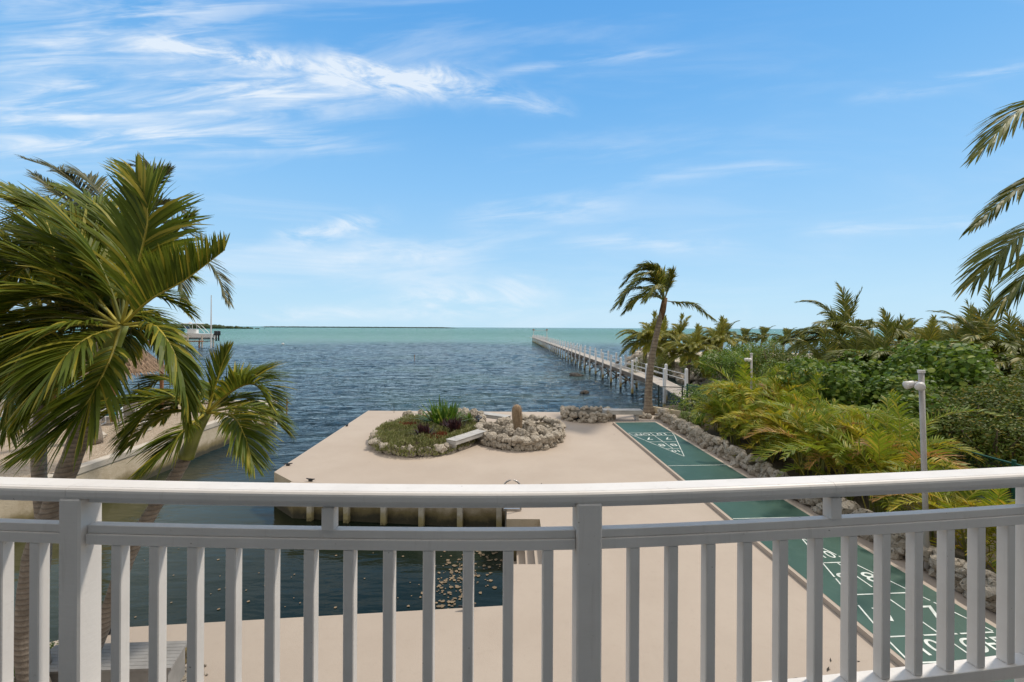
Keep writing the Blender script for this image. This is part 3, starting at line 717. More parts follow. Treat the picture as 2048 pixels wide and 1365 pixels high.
# grab rail at the basin ladder
gr = thing('basin_ladder', 'bronze tube ladder hoop at the patio corner above the basin', 'ladder', (0.02, 10.13, 0))
mb = MB(); w_ = .205; pts = [(-w_, 0, .02), (-w_, 0, .52)] + [(w_ * math.cos(a), 0, .52 + .2 * math.sin(a)) for a in [math.pi - i * math.pi / 10 for i in range(1, 10)]] + [(w_, 0, .52), (w_, 0, .02)]
mb.tube(pts, .019, 10); mb.build('hoop', M['steel'], gr, True)
mb = MB(); mb.bar((-w_, 0, .03), (w_, 0, .03), .05, .05); mb.build('foot_bar', M['steel'], gr)
for k in range(2):
    mb = MB(); mb.tube([(-.14, .12 + k * .4, -1.6), (-.14, .12 + k * .4, .02)], .02, 8); mb.build('side_rail', M['steel'], gr)
for k in range(4):
    mb = MB(); mb.tube([(-.14, .12, -.3 - k * .3), (-.14, .52, -.3 - k * .3)], .018, 8); mb.build('rung', M['steel'], gr)

# ------------------------------------------------------------------ jetty
JL = Vector((9.62, 34.6, 0)); jd = Vector((-.0155, 1, 0)).normalized(); jn = Vector((jd.y, -jd.x, 0))
jt = thing('jetty', 'long wooden jetty on white posts running straight out over the water', 'jetty', tuple(JL))
S0, S1, JW, DZ = -11.5, 124, 1.4, .62
def jp(s_, l, z): return jd * s_ + jn * l + Vector((0, 0, z))
mb = MB(); Q = [jp(S0 + 8, .05, 0), jp(S1, .05, 0), jp(S1, JW - .05, 0), jp(S0 + 8, JW - .05, 0)]
mb.add([q_ + Vector((0, 0, DZ - .05)) for q_ in Q] + [q_ + Vector((0, 0, DZ)) for q_ in Q], [(0, 1, 2, 3), (4, 5, 6, 7), (0, 1, 5, 4), (1, 2, 6, 5), (2, 3, 7, 6), (3, 0, 4, 7)])
Q = [jp(S0, .05, 0), jp(S0 + 7.99, .05, 0), jp(S0 + 7.99, JW - .05, 0), jp(S0, JW - .05, 0)]
mb.add([Q[0] + Vector((0, 0, .08)), Q[1] + Vector((0, 0, DZ - .05)), Q[2] + Vector((0, 0, DZ - .05)), Q[3] + Vector((0, 0, .08)),
        Q[0] + Vector((0, 0, .13)), Q[1] + Vector((0, 0, DZ)), Q[2] + Vector((0, 0, DZ)), Q[3] + Vector((0, 0, .13))], [(0, 1, 2, 3), (4, 5, 6, 7), (0, 1, 5, 4), (1, 2, 6, 5), (2, 3, 7, 6), (3, 0, 4, 7)])
mb.build('deck', M['jdeck'], jt)
for l in (.09, JW - .09):
    mb = MB(); mb.bar(jp(S0 + 8, l, DZ - .20), jp(S1, l, DZ - .20), .06, .28); mb.build('beam', M['jbeam'], jt)
k = 0; s_ = -6.9
while s_ < S1:
    for sd_ in (0, 1):
        mb = MB(); l = 0 if sd_ == 0 else JW
        top = 1.68
        mb.bar(jp(s_, l, -2.2), jp(s_, l, top), .16, .16)
        mb.add([jp(s_, l, top + .05)] + [jp(s_ + a * .08, l + b * .08, top) for a, b in ((-1, -1), (1, -1), (1, 1), (-1, 1))], [(0, 1, 2), (0, 2, 3), (0, 3, 4), (0, 4, 1)])
        mb.build('post', M['jpost'], jt)
    if s_ > 0: 
        mb = MB(); mb.bar(jp(s_, -.04, DZ - .42), jp(s_, JW + .04, DZ - .42), .10, .14); 
        mb.build('cross_beam', M['jbeam'], jt) if k < 12 else None
    if 3 < s_ < 40:
        mb = MB(); mb.bar(jp(s_ - .1, .0, DZ - .4), jp(s_ - .1, JW, -.75), .045, .11); mb.bar(jp(s_ + .1, JW, DZ - .4), jp(s_ + .1, 0, -.75), .045, .11); mb.build('cross_brace', M['jbeam'], jt)
    if 0 < s_ < 34 and k % 1 == 0:
        mb = MB(); mb.bar(jp(s_ + .1, .02, -.6), jp(s_ + 1.7, .02, DZ - .36), .045, .09); mb.build('knee_brace', M['jbeam'], jt)
    s_ += 3.5; k += 1
for l in (.0, JW):
    for z in (1.32, .98):
        mb = MB(); mb.tube([jp(-6.9, l, z), jp(S1 - 2, l, z)], .016, 6); mb.build('rope', M['white'], jt)
# jetty head: two lamp-topped poles joined by a beam, low gate and small platform
mb = MB(); mb.box((-1.2, 0, DZ - .05), (5.5, 4.5, DZ)); hd = mb.build('head_platform', M['jdeck'], jt); hd.location = jd * S1
mb = MB()
for x in (0, 1, 2, 3, 4, 5.3):
    for y in (.1, 4.4): mb.bar((x, y, -2), (x, y, 1.5), .16, .16)
hp = mb.build('head_posts', M['jpost'], jt); hp.location = jd * S1
gt = thing('lamp_arch', 'pale arch of two lamp topped poles at the far end of the jetty', 'lamp arch', tuple(JL + jd * (S1 + 2)))
for x in (.3, 5.2):
    mb = MB(); mb.tube([(x, 0, DZ), (x, 0, 3.3)], .10, 8); mb.build('pole', M['lamp'], gt)
    mb = MB(); mb.tube([(x, 0, 3.3), (x, 0, 3.5), (x, 0, 3.85)], [.6, .5, .05], 10); mb.build('lamp_cap', M['jbeam'], gt)
mb = MB(); mb.bar((.3, 0, 3.1), (5.2, 0, 3.1), .12, .12); mb.build('beam', M['lamp'], gt)
# concrete beam at jetty entry
a_ = gnd(1311, 826, 0); b_ = gnd(1342, 838, 0)
mb = MB(); mb.bar(Vector((7.05, 21.7, .22)), Vector((8.3, 20.1, .22)), .22, .30); tag(mb.build('concrete_beam', M['tan']), 'yellowish concrete beam lying behind the palm base at the jetty entrance', 'beam')

# rocks in the water, stake, buoy
for (px, py, r_, lb) in [(1152, 752, .62, 'dark rounded rock breaking the water left of the jetty'), (1169, 786, .40, 'smaller flat dark rock in the water nearer the patio')]:
    p = gnd(px, py, WZ); mb = MB(); rock_geo(mb, (0, 0, 0), r_, px, .55, 3); o = mb.build('rock', M['darkrock']); o.location = p; tag(o, lb, 'rock')
p = gnd(573, 832, WZ); mb = MB(); mb.tube([(0, 0, -1), (.02, 0, 1.0)], .035, 6); mb.tube([(-.06, 0, .74), (.1, 0, .76)], .03, 6); o = mb.build('channel_stake', M['brownwood']); o.location = p; tag(o, 'rusty thin stake standing in the water off the canal mouth', 'stake')
p = gnd(829, 721, WZ); mb = MB(); mb.tube([(0, 0, -1), (.02, 0, .9)], .05, 6); o = mb.build('channel_stake', M['brownwood']); o.location = p; tag(o, 'tiny distant stake far out in the open water', 'stake')
p = gnd(566, 689, WZ); mb = MB(); rock_geo(mb, (0, 0, .1), .33, 2, 1, 2); o = mb.build('buoy', M['white']); o.location = p; tag(o, 'small white buoy floating far out on the blue water', 'buoy')

# floating seaweed in the basin corner
mb = MB(); r_ = random.Random(4)
for i in range(360):
    tt = r_.random(); px = 1003 - 130 * (tt ** .8) + r_.gauss(0, 26) ; py = 1085 + 120 * tt + r_.gauss(0, 22)
    if r_.random() < .22: px = r_.uniform(900, 1003); py = r_.uniform(1062, 1100)
    p = gnd(px, py, WZ + .012 + i * .00001)
    if p.x > -.16 or p.y > 11.1 or p.y < 6.7: continue
    s_ = r_.choice([.014, .02, .03, .045]); m_ = r_.randint(5, 7); a0 = r_.random() * 6
    mb.add([p + Vector((math.cos(a0 + j * 6.283 / m_) * s_ * r_.uniform(.5, 1.4), math.sin(a0 + j * 6.283 / m_) * s_ * r_.uniform(.5, 1.2), 0)) for j in range(m_)], [tuple(range(m_))])
for i in range(60):
    p = gnd(r_.uniform(200, 900), r_.uniform(1080, 1235), WZ + .012)
    if p.y < 6.6: continue
    s_ = r_.choice([.015, .02, .03]); mb.add([p + Vector((math.cos(j * 1.25) * s_, math.sin(j * 1.25) * s_, 0)) for j in range(5)], [tuple(range(5))])
tag(mb.build('floating_seaweed', M['weed']), 'brown seaweed scraps floating in the dark corner of the boat basin', 'seaweed', kind='stuff')

# ------------------------------------------------------------------ plants
def cat_rom(P, n):
    P = [P[0] * 2 - P[1]] + P + [P[-1] * 2 - P[-2]]; out_ = []
    m_ = len(P) - 3
    for i in range(n + 1):
        u = i / n * m_; k = min(int(u), m_ - 1); u -= k; a, b, c, d = P[k:k + 4]
        out_.append(.5 * ((2 * b) + (c - a) * u + (2 * a - 5 * b + 4 * c - d) * u * u + (3 * b - a - 3 * c + d) * u ** 3))
    return out_
def frond_geo(leaf, rib, P, Ll, n=60, wd=.035, droop=.5, sweep=.75, vee=.25, start=.16, ribr=.016, up=None, wind=Vector((-.12, 0, 0)), mi=0, r_=rnd, segs=3, twist=0.0, torn=.06):
    """a feather palm leaf: midrib along P, rows of drooping leaflets either side"""
    pts = cat_rom([Vector(p) for p in P], 28)
    if rib is not None: rib.tube(pts[::2] + ([pts[-1]] if len(pts) % 2 == 0 else []), [ribr * (1 - .85 * i / 14) for i in range(len(pts[::2]))], 5, mi, False)
    for i in range(n):
        tt = start + (1 - start) * (i + r_.random() * .5) / n; u = tt * 28; k = min(int(u), 27); f = u - k
        p = pts[k].lerp(pts[k + 1], f); T = (pts[k + 1] - pts[k]).normalized()
        N = up if up is not None else Vector((0, 0, 1))
        S_ = T.cross(N)
        if S_.length < .15: S_ = T.cross(Vector((0, 1, 0)))
        S_.normalize(); Nn = S_.cross(T).normalized()
        if twist: S_, Nn = S_ * math.cos(twist) + Nn * math.sin(twist), Nn * math.cos(twist) - S_ * math.sin(twist)
        g = (tt - start) / (1 - start)
        prof = (.55 + 1.0 * min(1, g / .28)) / 1.55 if g < .28 else 1 - .62 * ((g - .28) / .72) ** 1.7
        for sgn in (-1, 1):
            if r_.random() < torn: continue
            L = Ll * prof * r_.uniform(.86, 1.08); sw = sweep + .55 * g + r_.uniform(-.09, .09)
            d = (S_ * sgn * math.cos(sw) + T * math.sin(sw) + Nn * (vee + r_.uniform(-.12, .12))).normalized()
            W = (d.cross(Nn).normalized() + Nn * r_.gauss(0, .38)).normalized() * wd * .5 * (.75 + .5 * prof)
            q_ = p.copy(); vs = []; L1 = L / segs; dr = droop * r_.uniform(.6, 1.4)
            for j in range(segs + 1):
                x = j / segs; ww = (.65 + .35 * math.sin(min(1, x * 2) * math.pi / 2)) if x < .5 else 1 - .93 * ((x - .5) * 2) ** 1.4
                vs += [q_ - W * ww, q_ + W * ww]
                q_ = q_ + d * L1
                d = (d + Vector((0, 0, -dr / segs)) + wind * (1.0 / segs)).normalized()
            leaf.add(vs, [(2 * j, 2 * j + 1, 2 * j + 3, 2 * j + 2) for j in range(segs)], mi)
def auto_path(o, az, el, L, grav, wind=-.05, n=7):
    d = Vector((math.cos(az) * math.cos(el), math.sin(az) * math.cos(el), math.sin(el))); p = Vector(o); out_ = [p.copy()]
    for i in range(n):
        p = p + d * (L / n); out_.append(p.copy()); k = (i + 1) / n
        d = (d + Vector((wind, 0, -grav * (.35 + k)))).normalized()
    return out_
def trunk_obj(parent, pts, r0, r1, m_, flare=1.35, name='trunk'):
    P = cat_rom([Vector(p) for p in pts], 26); n_ = len(P) - 1
    mb = MB(); mb.tube(P, [(r0 + (r1 - r0) * i / n_) * (1 + (flare - 1) * max(0, 1 - i / 3)) * (1 + .035 * math.sin(i * 2.4)) for i in range(n_ + 1)], 14)
    return mb.build(name, m_, parent, True)

# --- near triple palm on the left: every frond follows the photo's leaf in 3D
def near_palm(label, base, trunk, shaft, crown, fronds, Ll, wd, r0, r1, n=92, seed=1, mleaf='palm', ribm='rib', droop=.7, fill=()):
    base = Vector(base); t_ = thing('palm_tree', label, 'palm tree', tuple(base), 0, None)
    loc = lambda pts: [Vector(p) - base for p in pts]
    trunk_obj(t_, loc(trunk), r0, r1, M['trunk'])
    if shaft:
        S_ = cat_rom(loc(shaft), 10); mb = MB(); mb.tube(S_, [r1 * (1.32 - .055 * i) for i in range(11)], 12); mb.build('crownshaft', M['shaft'], t_, True)
    rr = random.Random(seed)
    o0 = at(*(fronds[0][0] if isinstance(fronds[0], tuple) else fronds[0])[0])
    todo = list(fronds) + [([], dict(az=a, el=e, len_=l_)) for a, e, l_ in fill]
    for fr in todo:
        pts, opt = fr if isinstance(fr, tuple) else (fr, {})
        opt = dict(opt)
        if not pts: P = [q_ - base for q_ in auto_path(o0, R(opt.pop('az')), R(opt.pop('el')), opt.pop('len_'), .26, -.03)]
        else: P = loc([at(*p) for p in pts])
        lf = MB(); rb = MB()
        kw = dict(n=n, wd=wd, droop=droop, ribr=.02, r_=rr, segs=4); kw.update(opt); LL_ = kw.pop('L', Ll)
        frond_geo(lf, rb, P, LL_, **kw)
        fo = lf.build('frond', M[mleaf], t_); rb.build('midrib', M[ribm] if pts else M['rib_green'], fo, True)
    return t_
bB = (-4.75, 4.55, 0)
near_palm('big leaning ringed palm whose yellow ribbed fronds fill the left side of the view', bB,
    [bB, at(60, 1330, 4.75), at(68, 1130, 4.9), at(108, 1010, 5.1), at(150, 900, 5.2), at(185, 800, 5.25)],
    [at(185, 800, 5.25), at(212, 720, 5.25), at(243, 650, 5.25)], None, [
     ([(243, 650, 5.25), (262, 580, 5.2), (286, 490, 5.1), (296, 420, 5.05), (272, 350, 5.1)], dict(twist=.7, L=.78)),
     ([(246, 650, 5.25), (300, 600, 5.0), (370, 560, 4.9), (450, 500, 4.85)], dict(L=.55, vee=.9, droop=.1)),
     ([(240, 655, 5.2), (222, 715, 4.9), (185, 790, 4.6), (140, 850, 4.45), (70, 905, 4.4)], dict(L=.78, droop=.7)),
     ([(250, 650, 5.2), (305, 650, 4.9), (345, 700, 4.75), (366, 770, 4.7), (370, 845, 4.7)], dict(L=.56, droop=.95, sweep=.95)),
     ([(238, 650, 5.2), (160, 560, 5.2), (70, 530, 5.2), (-40, 570, 5.2)], dict(L=.75)),
     ([(236, 652, 5.2), (150, 600, 4.9), (50, 600, 4.7), (-60, 680, 4.6)], dict(L=.72, droop=.8)),
     ([(236, 655, 5.2), (150, 650, 4.7), (60, 690, 4.5), (-10, 790, 4.4)], dict(L=.7, droop=.9)),
     ([(240, 648, 5.25), (205, 540, 5.3), (140, 450, 5.3), (20, 400, 5.3)], dict(L=.75)),
     ([(240, 648, 5.3), (230, 540, 5.6), (200, 430, 5.8), (130, 380, 5.9)], dict(L=.7)),
     ([(246, 650, 5.3), (300, 560, 5.7), (350, 470, 5.9), (380, 440, 6.0)], dict(L=.5)),
     ([(246, 652, 5.3), (300, 660, 5.7), (345, 730, 6.0), (365, 810, 6.1)], dict(L=.5, droop=.8)),
     ([(240, 655, 5.2), (170, 680, 4.6), (110, 740, 4.3), (60, 830, 4.2)], dict(L=.66, droop=.9)),
     ([(240, 652, 5.3), (160, 620, 5.8), (90, 640, 6.0), (20, 700, 6.1)], dict(L=.7, droop=.7)),
    ], .82, .029, .118, .095, seed=2, fill=[(115, 60, 2.0), (140, 35, 2.0), (165, 60, 2.1), (190, 30, 1.9), (175, 5, 1.9), (150, 10, 2.0), (205, 50, 2.0), (120, 75, 1.9), (125, 15, 2.0), (215, 15, 1.6), (160, -10, 1.9), (185, 75, 1.9)])
bA = (-5.0, 4.75, 0)
near_palm('upright ringed palm with green crownshaft at the far left of the view', bA,
    [bA, at(72, 1250, 5.1), at(88, 1080, 5.5), at(78, 940, 5.7), at(82, 830, 5.8), at(86, 765, 5.85)],
    [at(86, 765, 5.85), at(88, 700, 5.85), at(92, 640, 5.85)], None, [
     [(92, 640, 5.85), (60, 560, 5.8), (10, 500, 5.7), (-60, 500, 5.6)],
     [(92, 640, 5.85), (110, 540, 6.0), (90, 440, 6.1), (20, 380, 6.2)],
     [(92, 640, 5.85), (150, 560, 6.0), (200, 500, 6.1), (235, 480, 6.2)],
     [(92, 645, 5.85), (50, 640, 5.4), (0, 700, 5.2), (-30, 800, 5.1)],
     [(92, 645, 5.85), (60, 660, 5.2), (30, 740, 4.9), (10, 850, 4.8)],
     [(95, 645, 5.85), (150, 620, 5.9), (200, 650, 6.0), (225, 720, 6.1)],
     [(92, 640, 5.85), (30, 600, 6.2), (-40, 600, 6.4), (-90, 680, 6.5)],
     [(92, 640, 5.85), (130, 600, 6.4), (150, 540, 6.9), (140, 500, 7.2)],
    ], .80, .028, .085, .07, seed=5, droop=.8, fill=[(90, 55, 2.0), (60, 35, 1.9), (120, 70, 2.0), (30, 50, 1.8), (150, 40, 2.0), (75, 15, 1.9), (200, 60, 1.8), (10, 20, 1.6), (110, 20, 2.0)])
bC = (-5.0, 4.95, 0)
near_palm('short leaning palm with a low crown of green fronds over the canal', bC,
    [bC, at(207, 1250, 5.15), at(258, 1110, 5.3), at(312, 1010, 5.45), at(345, 962, 5.5), at(372, 915, 5.55)],
    [at(372, 915, 5.55), at(390, 870, 5.55), at(414, 826, 5.55)], None, [
     ([(414, 826, 5.55), (465, 782, 5.3), (510, 770, 5.2), (545, 815, 5.1)], dict(L=.56, vee=.5, wind=Vector((.15, 0, 0)))),
     ([(414, 826, 5.55), (428, 780, 5.6), (442, 735, 5.6), (454, 705, 5.6)], dict(L=.40, vee=.2, droop=.0, wind=Vector((.1, 0, .1)))),
     ([(414, 826, 5.55), (462, 832, 5.2), (488, 870, 5.0), (505, 925, 4.9)], dict(L=.56, wind=Vector((.1, 0, 0)), droop=.7)),
     ([(412, 826, 5.55), (350, 796, 5.3), (290, 830, 5.1), (250, 895, 5.0)], dict(L=.56, droop=.6)),
     ([(410, 828, 5.55), (372, 858, 5.1), (335, 900, 4.95), (292, 945, 4.9)], dict(L=.54, droop=.7)),
     ([(412, 826, 5.55), (370, 770, 5.8), (320, 760, 6.0), (270, 800, 6.1)], dict(L=.45, droop=.6)),
     ([(414, 826, 5.55), (380, 790, 5.7), (330, 790, 5.8), (280, 830, 5.9)], dict(L=.42, droop=.6)),
     ([(416, 826, 5.55), (460, 800, 6.0), (500, 800, 6.3), (530, 850, 6.5)], dict(L=.42, wind=Vector((.12, 0, 0)))),
    ], .60, .020, .085, .07, n=84, seed=8, fill=[(110, 35, 1.1), (60, 50, 1.0), (150, 20, 1.2), (90, 10, 1.1), (200, 30, 1.2), (170, 5, 1.3), (30, 10, 1.0)])
# --- feathery coconut behind
bK = gnd(182, 888, .1)
kt = near_palm('taller dull green coconut palm with feathery wind blown fronds behind the big palm', bK,
    [bK, at(190, 760, 15.55), at(215, 600, 15.20), at(228, 490, 15.20)], None, None, [
     [(230, 490, 15.20), (262, 410, 15.1), (300, 372, 15.0), (335, 345, 15.1)],
     [(226, 490, 15.20), (170, 430, 15.1), (110, 385, 15.0), (70, 352, 15.1)],
     [(232, 492, 15.20), (300, 450, 14.9), (350, 452, 14.7), (400, 480, 14.6)],
     [(228, 490, 15.20), (180, 400, 15.37), (120, 345, 15.55), (48, 318, 15.89)],
     [(228, 490, 15.20), (205, 400, 15.37), (170, 355, 15.55), (112, 345, 15.89)],
     [(230, 490, 15.20), (295, 420, 15.20), (312, 350, 15.37), (252, 330, 15.55)],
     [(230, 490, 15.20), (290, 420, 14.85), (340, 410, 14.68), (384, 440, 14.51)],
     [(232, 495, 15.20), (330, 480, 14.85), (420, 530, 14.68), (456, 605, 14.51)],
     [(230, 492, 15.20), (290, 470, 14.51), (350, 520, 13.99), (370, 610, 13.82)],
     [(226, 492, 15.20), (150, 420, 15.20), (60, 420, 15.20), (-20, 480, 15.20)],
     [(226, 492, 15.20), (160, 460, 14.85), (80, 490, 14.51), (20, 580, 14.34)],
     [(226, 492, 15.20), (190, 420, 15.89), (110, 390, 16.41), (30, 420, 16.75)],
    ], 1.0, .038, .24, .17, n=80, seed=21, mleaf='palm_dark', ribm='rib_green', droop=.5)

# --- right-hand fronds of the coconut just outside the frame
bR = Vector((8.9, 6.3, .1)); CR = Vector((8.9, 6.2, 6.3))
def crpx(): 
    return None
rt = thing('coconut_palm', 'near coconut palm whose hanging fronds enter at the right edge of the view', 'palm tree', tuple(bR))
trunk_obj(rt, [(0, 0, 0), (.15, 0, 2), (.1, 0, 4.2), tuple(CR - bR)], .17, .13, M['trunk_c'])
rr = random.Random(31)
for pts, opt in [
    ([(2290, 330, 6.2), (2150, 200, 6.0), (2050, 215, 5.9), (1965, 300, 5.8)], dict(L=.88)),
    ([(2290, 340, 6.2), (2140, 330, 6.0), (2040, 375, 5.9), (1945, 455, 5.8)], dict(L=.6)),
    ([(2290, 350, 6.2), (2140, 420, 5.9), (2030, 480, 5.7), (1950, 560, 5.6)], dict(L=.92)),
    ([(2290, 355, 6.2), (2170, 430, 6.3), (2080, 520, 6.3), (1990, 620, 6.3)], dict(L=.85)),
    ([(2290, 330, 6.2), (2260, 120, 6.2), (2330, 10, 6.3), (2450, 60, 6.4)], {}),
    ([(2290, 330, 6.2), (2380, 260, 6.2), (2520, 300, 6.2), (2620, 420, 6.2)], {}),
    ([(2290, 345, 6.2), (2350, 420, 6.2), (2420, 560, 6.2), (2440, 700, 6.2)], {}),
    ([(2290, 350, 6.2), (2230, 480, 6.1), (2200, 640, 6.0), (2190, 790, 6.0)], {}),
]:
    P = [at(*p) - bR for p in pts]; lf = MB(); rb = MB(); kw = dict(n=64, wd=.030, droop=.9, ribr=.022, r_=rr, segs=4, vee=.05, wind=Vector((-.3, 0, 0))); kw.update(opt); LL_ = kw.pop('L', .75)
    frond_geo(lf, rb, P, LL_, **kw); fo = lf.build('frond', M['coco'], rt); rb.build('midrib', M['rib_green'], fo, True)

# --- the leaning coconut at the patio edge
bP = Vector((6.75, 21.6, 0))
lp = thing('coconut_palm', 'solitary leaning coconut palm with wind swept crown at the far patio edge', 'palm tree', tuple(bP))
PD = 21.6
tp = [at(1297, 828, PD), at(1297, 780, PD), at(1303, 720, PD), at(1315, 660, PD), at(1327, 610, PD)]
trunk_obj(lp, [p - bP for p in tp], .205, .11, M['trunk_c'], 1.5)
mb = MB(); c0 = at(1322, 640, PD) - bP; c1 = at(1330, 596, PD) - bP; mb.tube([c0, c0.lerp(c1, .4), c1], [.11, .155, .12], 10); mb.build('crown_fiber', M['fiber'], lp, True)
rr = random.Random(9)
for pts in [
    [(1329, 598, PD), (1322, 560, PD - .3), (1300, 532, PD - .5), (1272, 540, PD - .6)],
    [(1329, 600, PD), (1310, 565, PD), (1275, 562, PD), (1238, 595, PD)],
    [(1328, 600, PD), (1300, 580, PD - .6), (1260, 580, PD - 1), (1226, 618, PD - 1.2)],
    [(1328, 602, PD), (1310, 590, PD - 1), (1280, 592, PD - 1.4), (1262, 615, PD - 1.6)],
    [(1330, 598, PD), (1338, 575, PD), (1343, 558, PD), (1345, 548, PD)],
    [(1330, 600, PD), (1334, 570, PD + .6), (1330, 552, PD + 1), (1318, 548, PD + 1.2)],
    [(1332, 602, PD), (1350, 605, PD), (1385, 610, PD), (1428, 640, PD)],
    [(1329, 600, PD), (1305, 545, PD + .8), (1270, 545, PD + 1.4), (1245, 570, PD + 1.8)],
    [(1328, 600, PD), (1318, 575, PD - 1.4), (1305, 575, PD - 2), (1290, 600, PD - 2.4)],
    [(1329, 598, PD), (1320, 550, PD + .2), (1305, 535, PD), (1285, 530, PD)],
    [(1329, 600, PD), (1300, 560, PD - .3), (1262, 578, PD - .5), (1240, 612, PD - .6)],
    [(1329, 598, PD), (1316, 556, PD - .8), (1292, 548, PD - 1.2), (1262, 568, PD - 1.5)],
    [(1329, 598, PD), (1325, 560, PD), (1312, 540, PD + .4), (1288, 538, PD + .8)],
    [(1329, 602, PD), (1305, 592, PD + .8), (1270, 600, PD + 1.2), (1248, 625, PD + 1.5)],
]:
    lf = MB(); rb = MB(); frond_geo(lf, rb, [at(*p) - bP for p in pts], .92, n=66, wd=.05, droop=1.0, ribr=.03, r_=rr, segs=3, vee=.1, wind=Vector((-.40, 0, 0)))
    fo = lf.build('frond', M['coco'], lp); rb.build('midrib', M['rib_green'], fo, True)

# --- generic coconut palms further back
def coco_proto(trunk_h, nf, L, ml, seed, lean=.3, Ll=.75):
    rr = random.Random(seed); lf = MB(); rb = MB(); top = Vector((lean * trunk_h * .35, 0, trunk_h))
    for i in range(nf):
        az = i * 2.399 + rr.uniform(-.2, .2); el = [1.15, .15, .8, .5, .95, -.15, .65, .3][i % 8] + rr.uniform(-.15, .15)
        frond_geo(lf, rb, auto_path(top, az, el, L * rr.uniform(.85, 1.1), .30, -.10), Ll * rr.uniform(.95, 1.2), n=46, wd=.055, droop=.9, ribr=.03, r_=rr, segs=3, vee=.12, wind=Vector((-.35, 0, 0)))
    tm = MB(); P = cat_rom([Vector((0, 0, -.3)), Vector((.05, 0, trunk_h * .4)), top], 12); tm.tube(P, [.2 - .07 * i / 12 for i in range(13)], 10)
    return lf, rb, tm
protos = {}
def coco(kind, label, x, y, s=1.0, rz=0.0, group=None, z=.1):
    if kind not in protos:
        th, nf, L, ml, sd_ = {'low': (2.0, 34, 3.1, 'coco', 3), 'mid': (2.7, 26, 2.4, 'coco', 7), 'yel': (2.2, 30, 2.5, 'coco_yellow', 12), 'dark': (2.4, 32, 3.1, 'coco', 17)}[kind]
        lf, rb, tm = coco_proto(th, nf, L, ml, sd_)
        t_ = thing('coconut_palm', label, 'palm tree', (x, y, z), rz, group)
        tm.build('trunk', M['trunk_c'], t_, True); cr_ = lf.build('crown', M[ml], t_); rb.build('midribs', M['rib_green'], cr_, True)
        protos[kind] = t_
    else: t_ = copy_tree(protos[kind])
    t_.location = (x, y, z); t_.rotation_euler.z = rz % 1.4 - .7; t_.scale = (s,) * 3; tag(t_, label, 'palm tree', group); return t_
def place(px, dist): return (px - 1024) * dist / F
G1 = 'coconut palms standing beyond the shrubs'
coco('low', 'largest green coconut palm beyond the seagrape bushes, right of the water gap', place(1740, 22), 22, 1.0, .2, G1)
coco('low', 'dull coconut palm half hidden behind the largest one, its top tallest in the row', place(1672, 29), 29, 1.25, 2.2, G1, .9)
coco('mid', 'thin upright coconut palm peeking out right of the largest palm', place(1795, 34), 34, 1.1, 1.2, G1)
coco('dark', 'dark coconut palm at the far right behind the hanging fronds', place(1955, 19), 19, 1.0, .9, G1, .4)
coco('dark', 'dark coconut palm at the right edge low behind the seagrape', place(2060, 17), 17, .95, 3.9, G1)
coco('mid', 'small coconut palm between the two dark groups on the right', place(1870, 32), 32, .95, 4.4, G1)
coco('yel', 'yellowish coconut palm nearest the water behind the leaning palm trunk', place(1288, 42), 42, 1.22, .4, G1)
coco('yel', 'yellowish coconut palm with bare trunk right of the leaning palm', place(1375, 34), 34, .95, 2.0, G1)
coco('yel', 'yellow green coconut palm behind the rocky shore, right of the bare trunk one', place(1422, 38), 38, 1.1, 3.3, G1)
coco('yel', 'yellow coconut palm just right of the leaning palm trunk, further back', place(1345, 46), 46, 1.2, 4.3, G1)
coco('yel', 'small yellow coconut palm far back above the water line', place(1318, 52), 52, 1.2, 5.3, G1)
coco('mid', 'dark topped palm standing behind the yellow palms on the shore', place(1440, 50), 50, 1.1, .6, G1)
coco('low', 'green coconut palm at the left end of the tall right hand palm group', place(1640, 25), 25, .92, .9, G1, -.3)
coco('low', 'coconut palm between the largest palm and its taller neighbour', place(1705, 25), 25, 1.02, 1.1, G1, -.1)
coco('yel', 'yellow green coconut palm low behind the seagrape thicket', place(1835, 27), 27, 1.05, .5, G1)
coco('dark', 'coconut palm standing left of the dark palms near the hanging fronds', place(1900, 22), 22, .98, .2, G1)
coco('low', 'broad coconut palm just behind the hanging fronds at the right', place(2000, 23), 23, 1.05, .6, G1)
for px, ds, s_, rz, lb in [(1482, 62, .95, .3, 'first small distant palm against the green sea right of the shore palms'), (1520, 62, 1.0, 1.7, 'spiky distant palm in the middle of the far beach row'), (1565, 62, .95, 2.9, 'taller distant palm at the right end of the far beach row'), (1600, 66, .9, 4.0, 'faint distant palm beside the open water gap'), (1840, 60, 1.0, 1.0, 'distant palm in the gap left of the dark right palms'), (1810, 72, 1.3, 2.0, 'distant palm top just right of the big green palm')]:
    coco('mid', lb, place(px, ds), ds, s_, rz, G1)

# --- areca palms behind the rock wall
def areca_proto(seed, nf, L, mats_, Ll=.42):
    rr = random.Random(seed); lf = MB(); rb = MB()
    for i in range(nf):
        az = i * 2.399 + rr.uniform(-.3, .3); el = rr.uniform(.75, 1.45); o = Vector((rr.uniform(-.3, .3), rr.uniform(-.3, .3), rr.uniform(0, .9)))
        mi = 0 if rr.random() < .66 else (1 if rr.random() < .80 else 2)
        frond_geo(lf, rb, auto_path(o, az, el, L * rr.uniform(.65, 1.15), .33, -.05), Ll * rr.uniform(.8, 1.1), n=28, wd=.028, droop=.6, ribr=.014, r_=rr, segs=3, vee=.42, start=.28, sweep=.5, wind=Vector((-.08, 0, 0)), mi=mi)
    st_ = MB()
    for i in range(9):
        a = rr.random() * 6.28; d = rr.uniform(.05, .3); st_.tube([(math.cos(a) * d, math.sin(a) * d, 0), (math.cos(a) * d * 1.6, math.sin(a) * d * 1.6, rr.uniform(.7, 1.5))], [.03, .02], 6)
    return lf, rb, st_
aprot = []
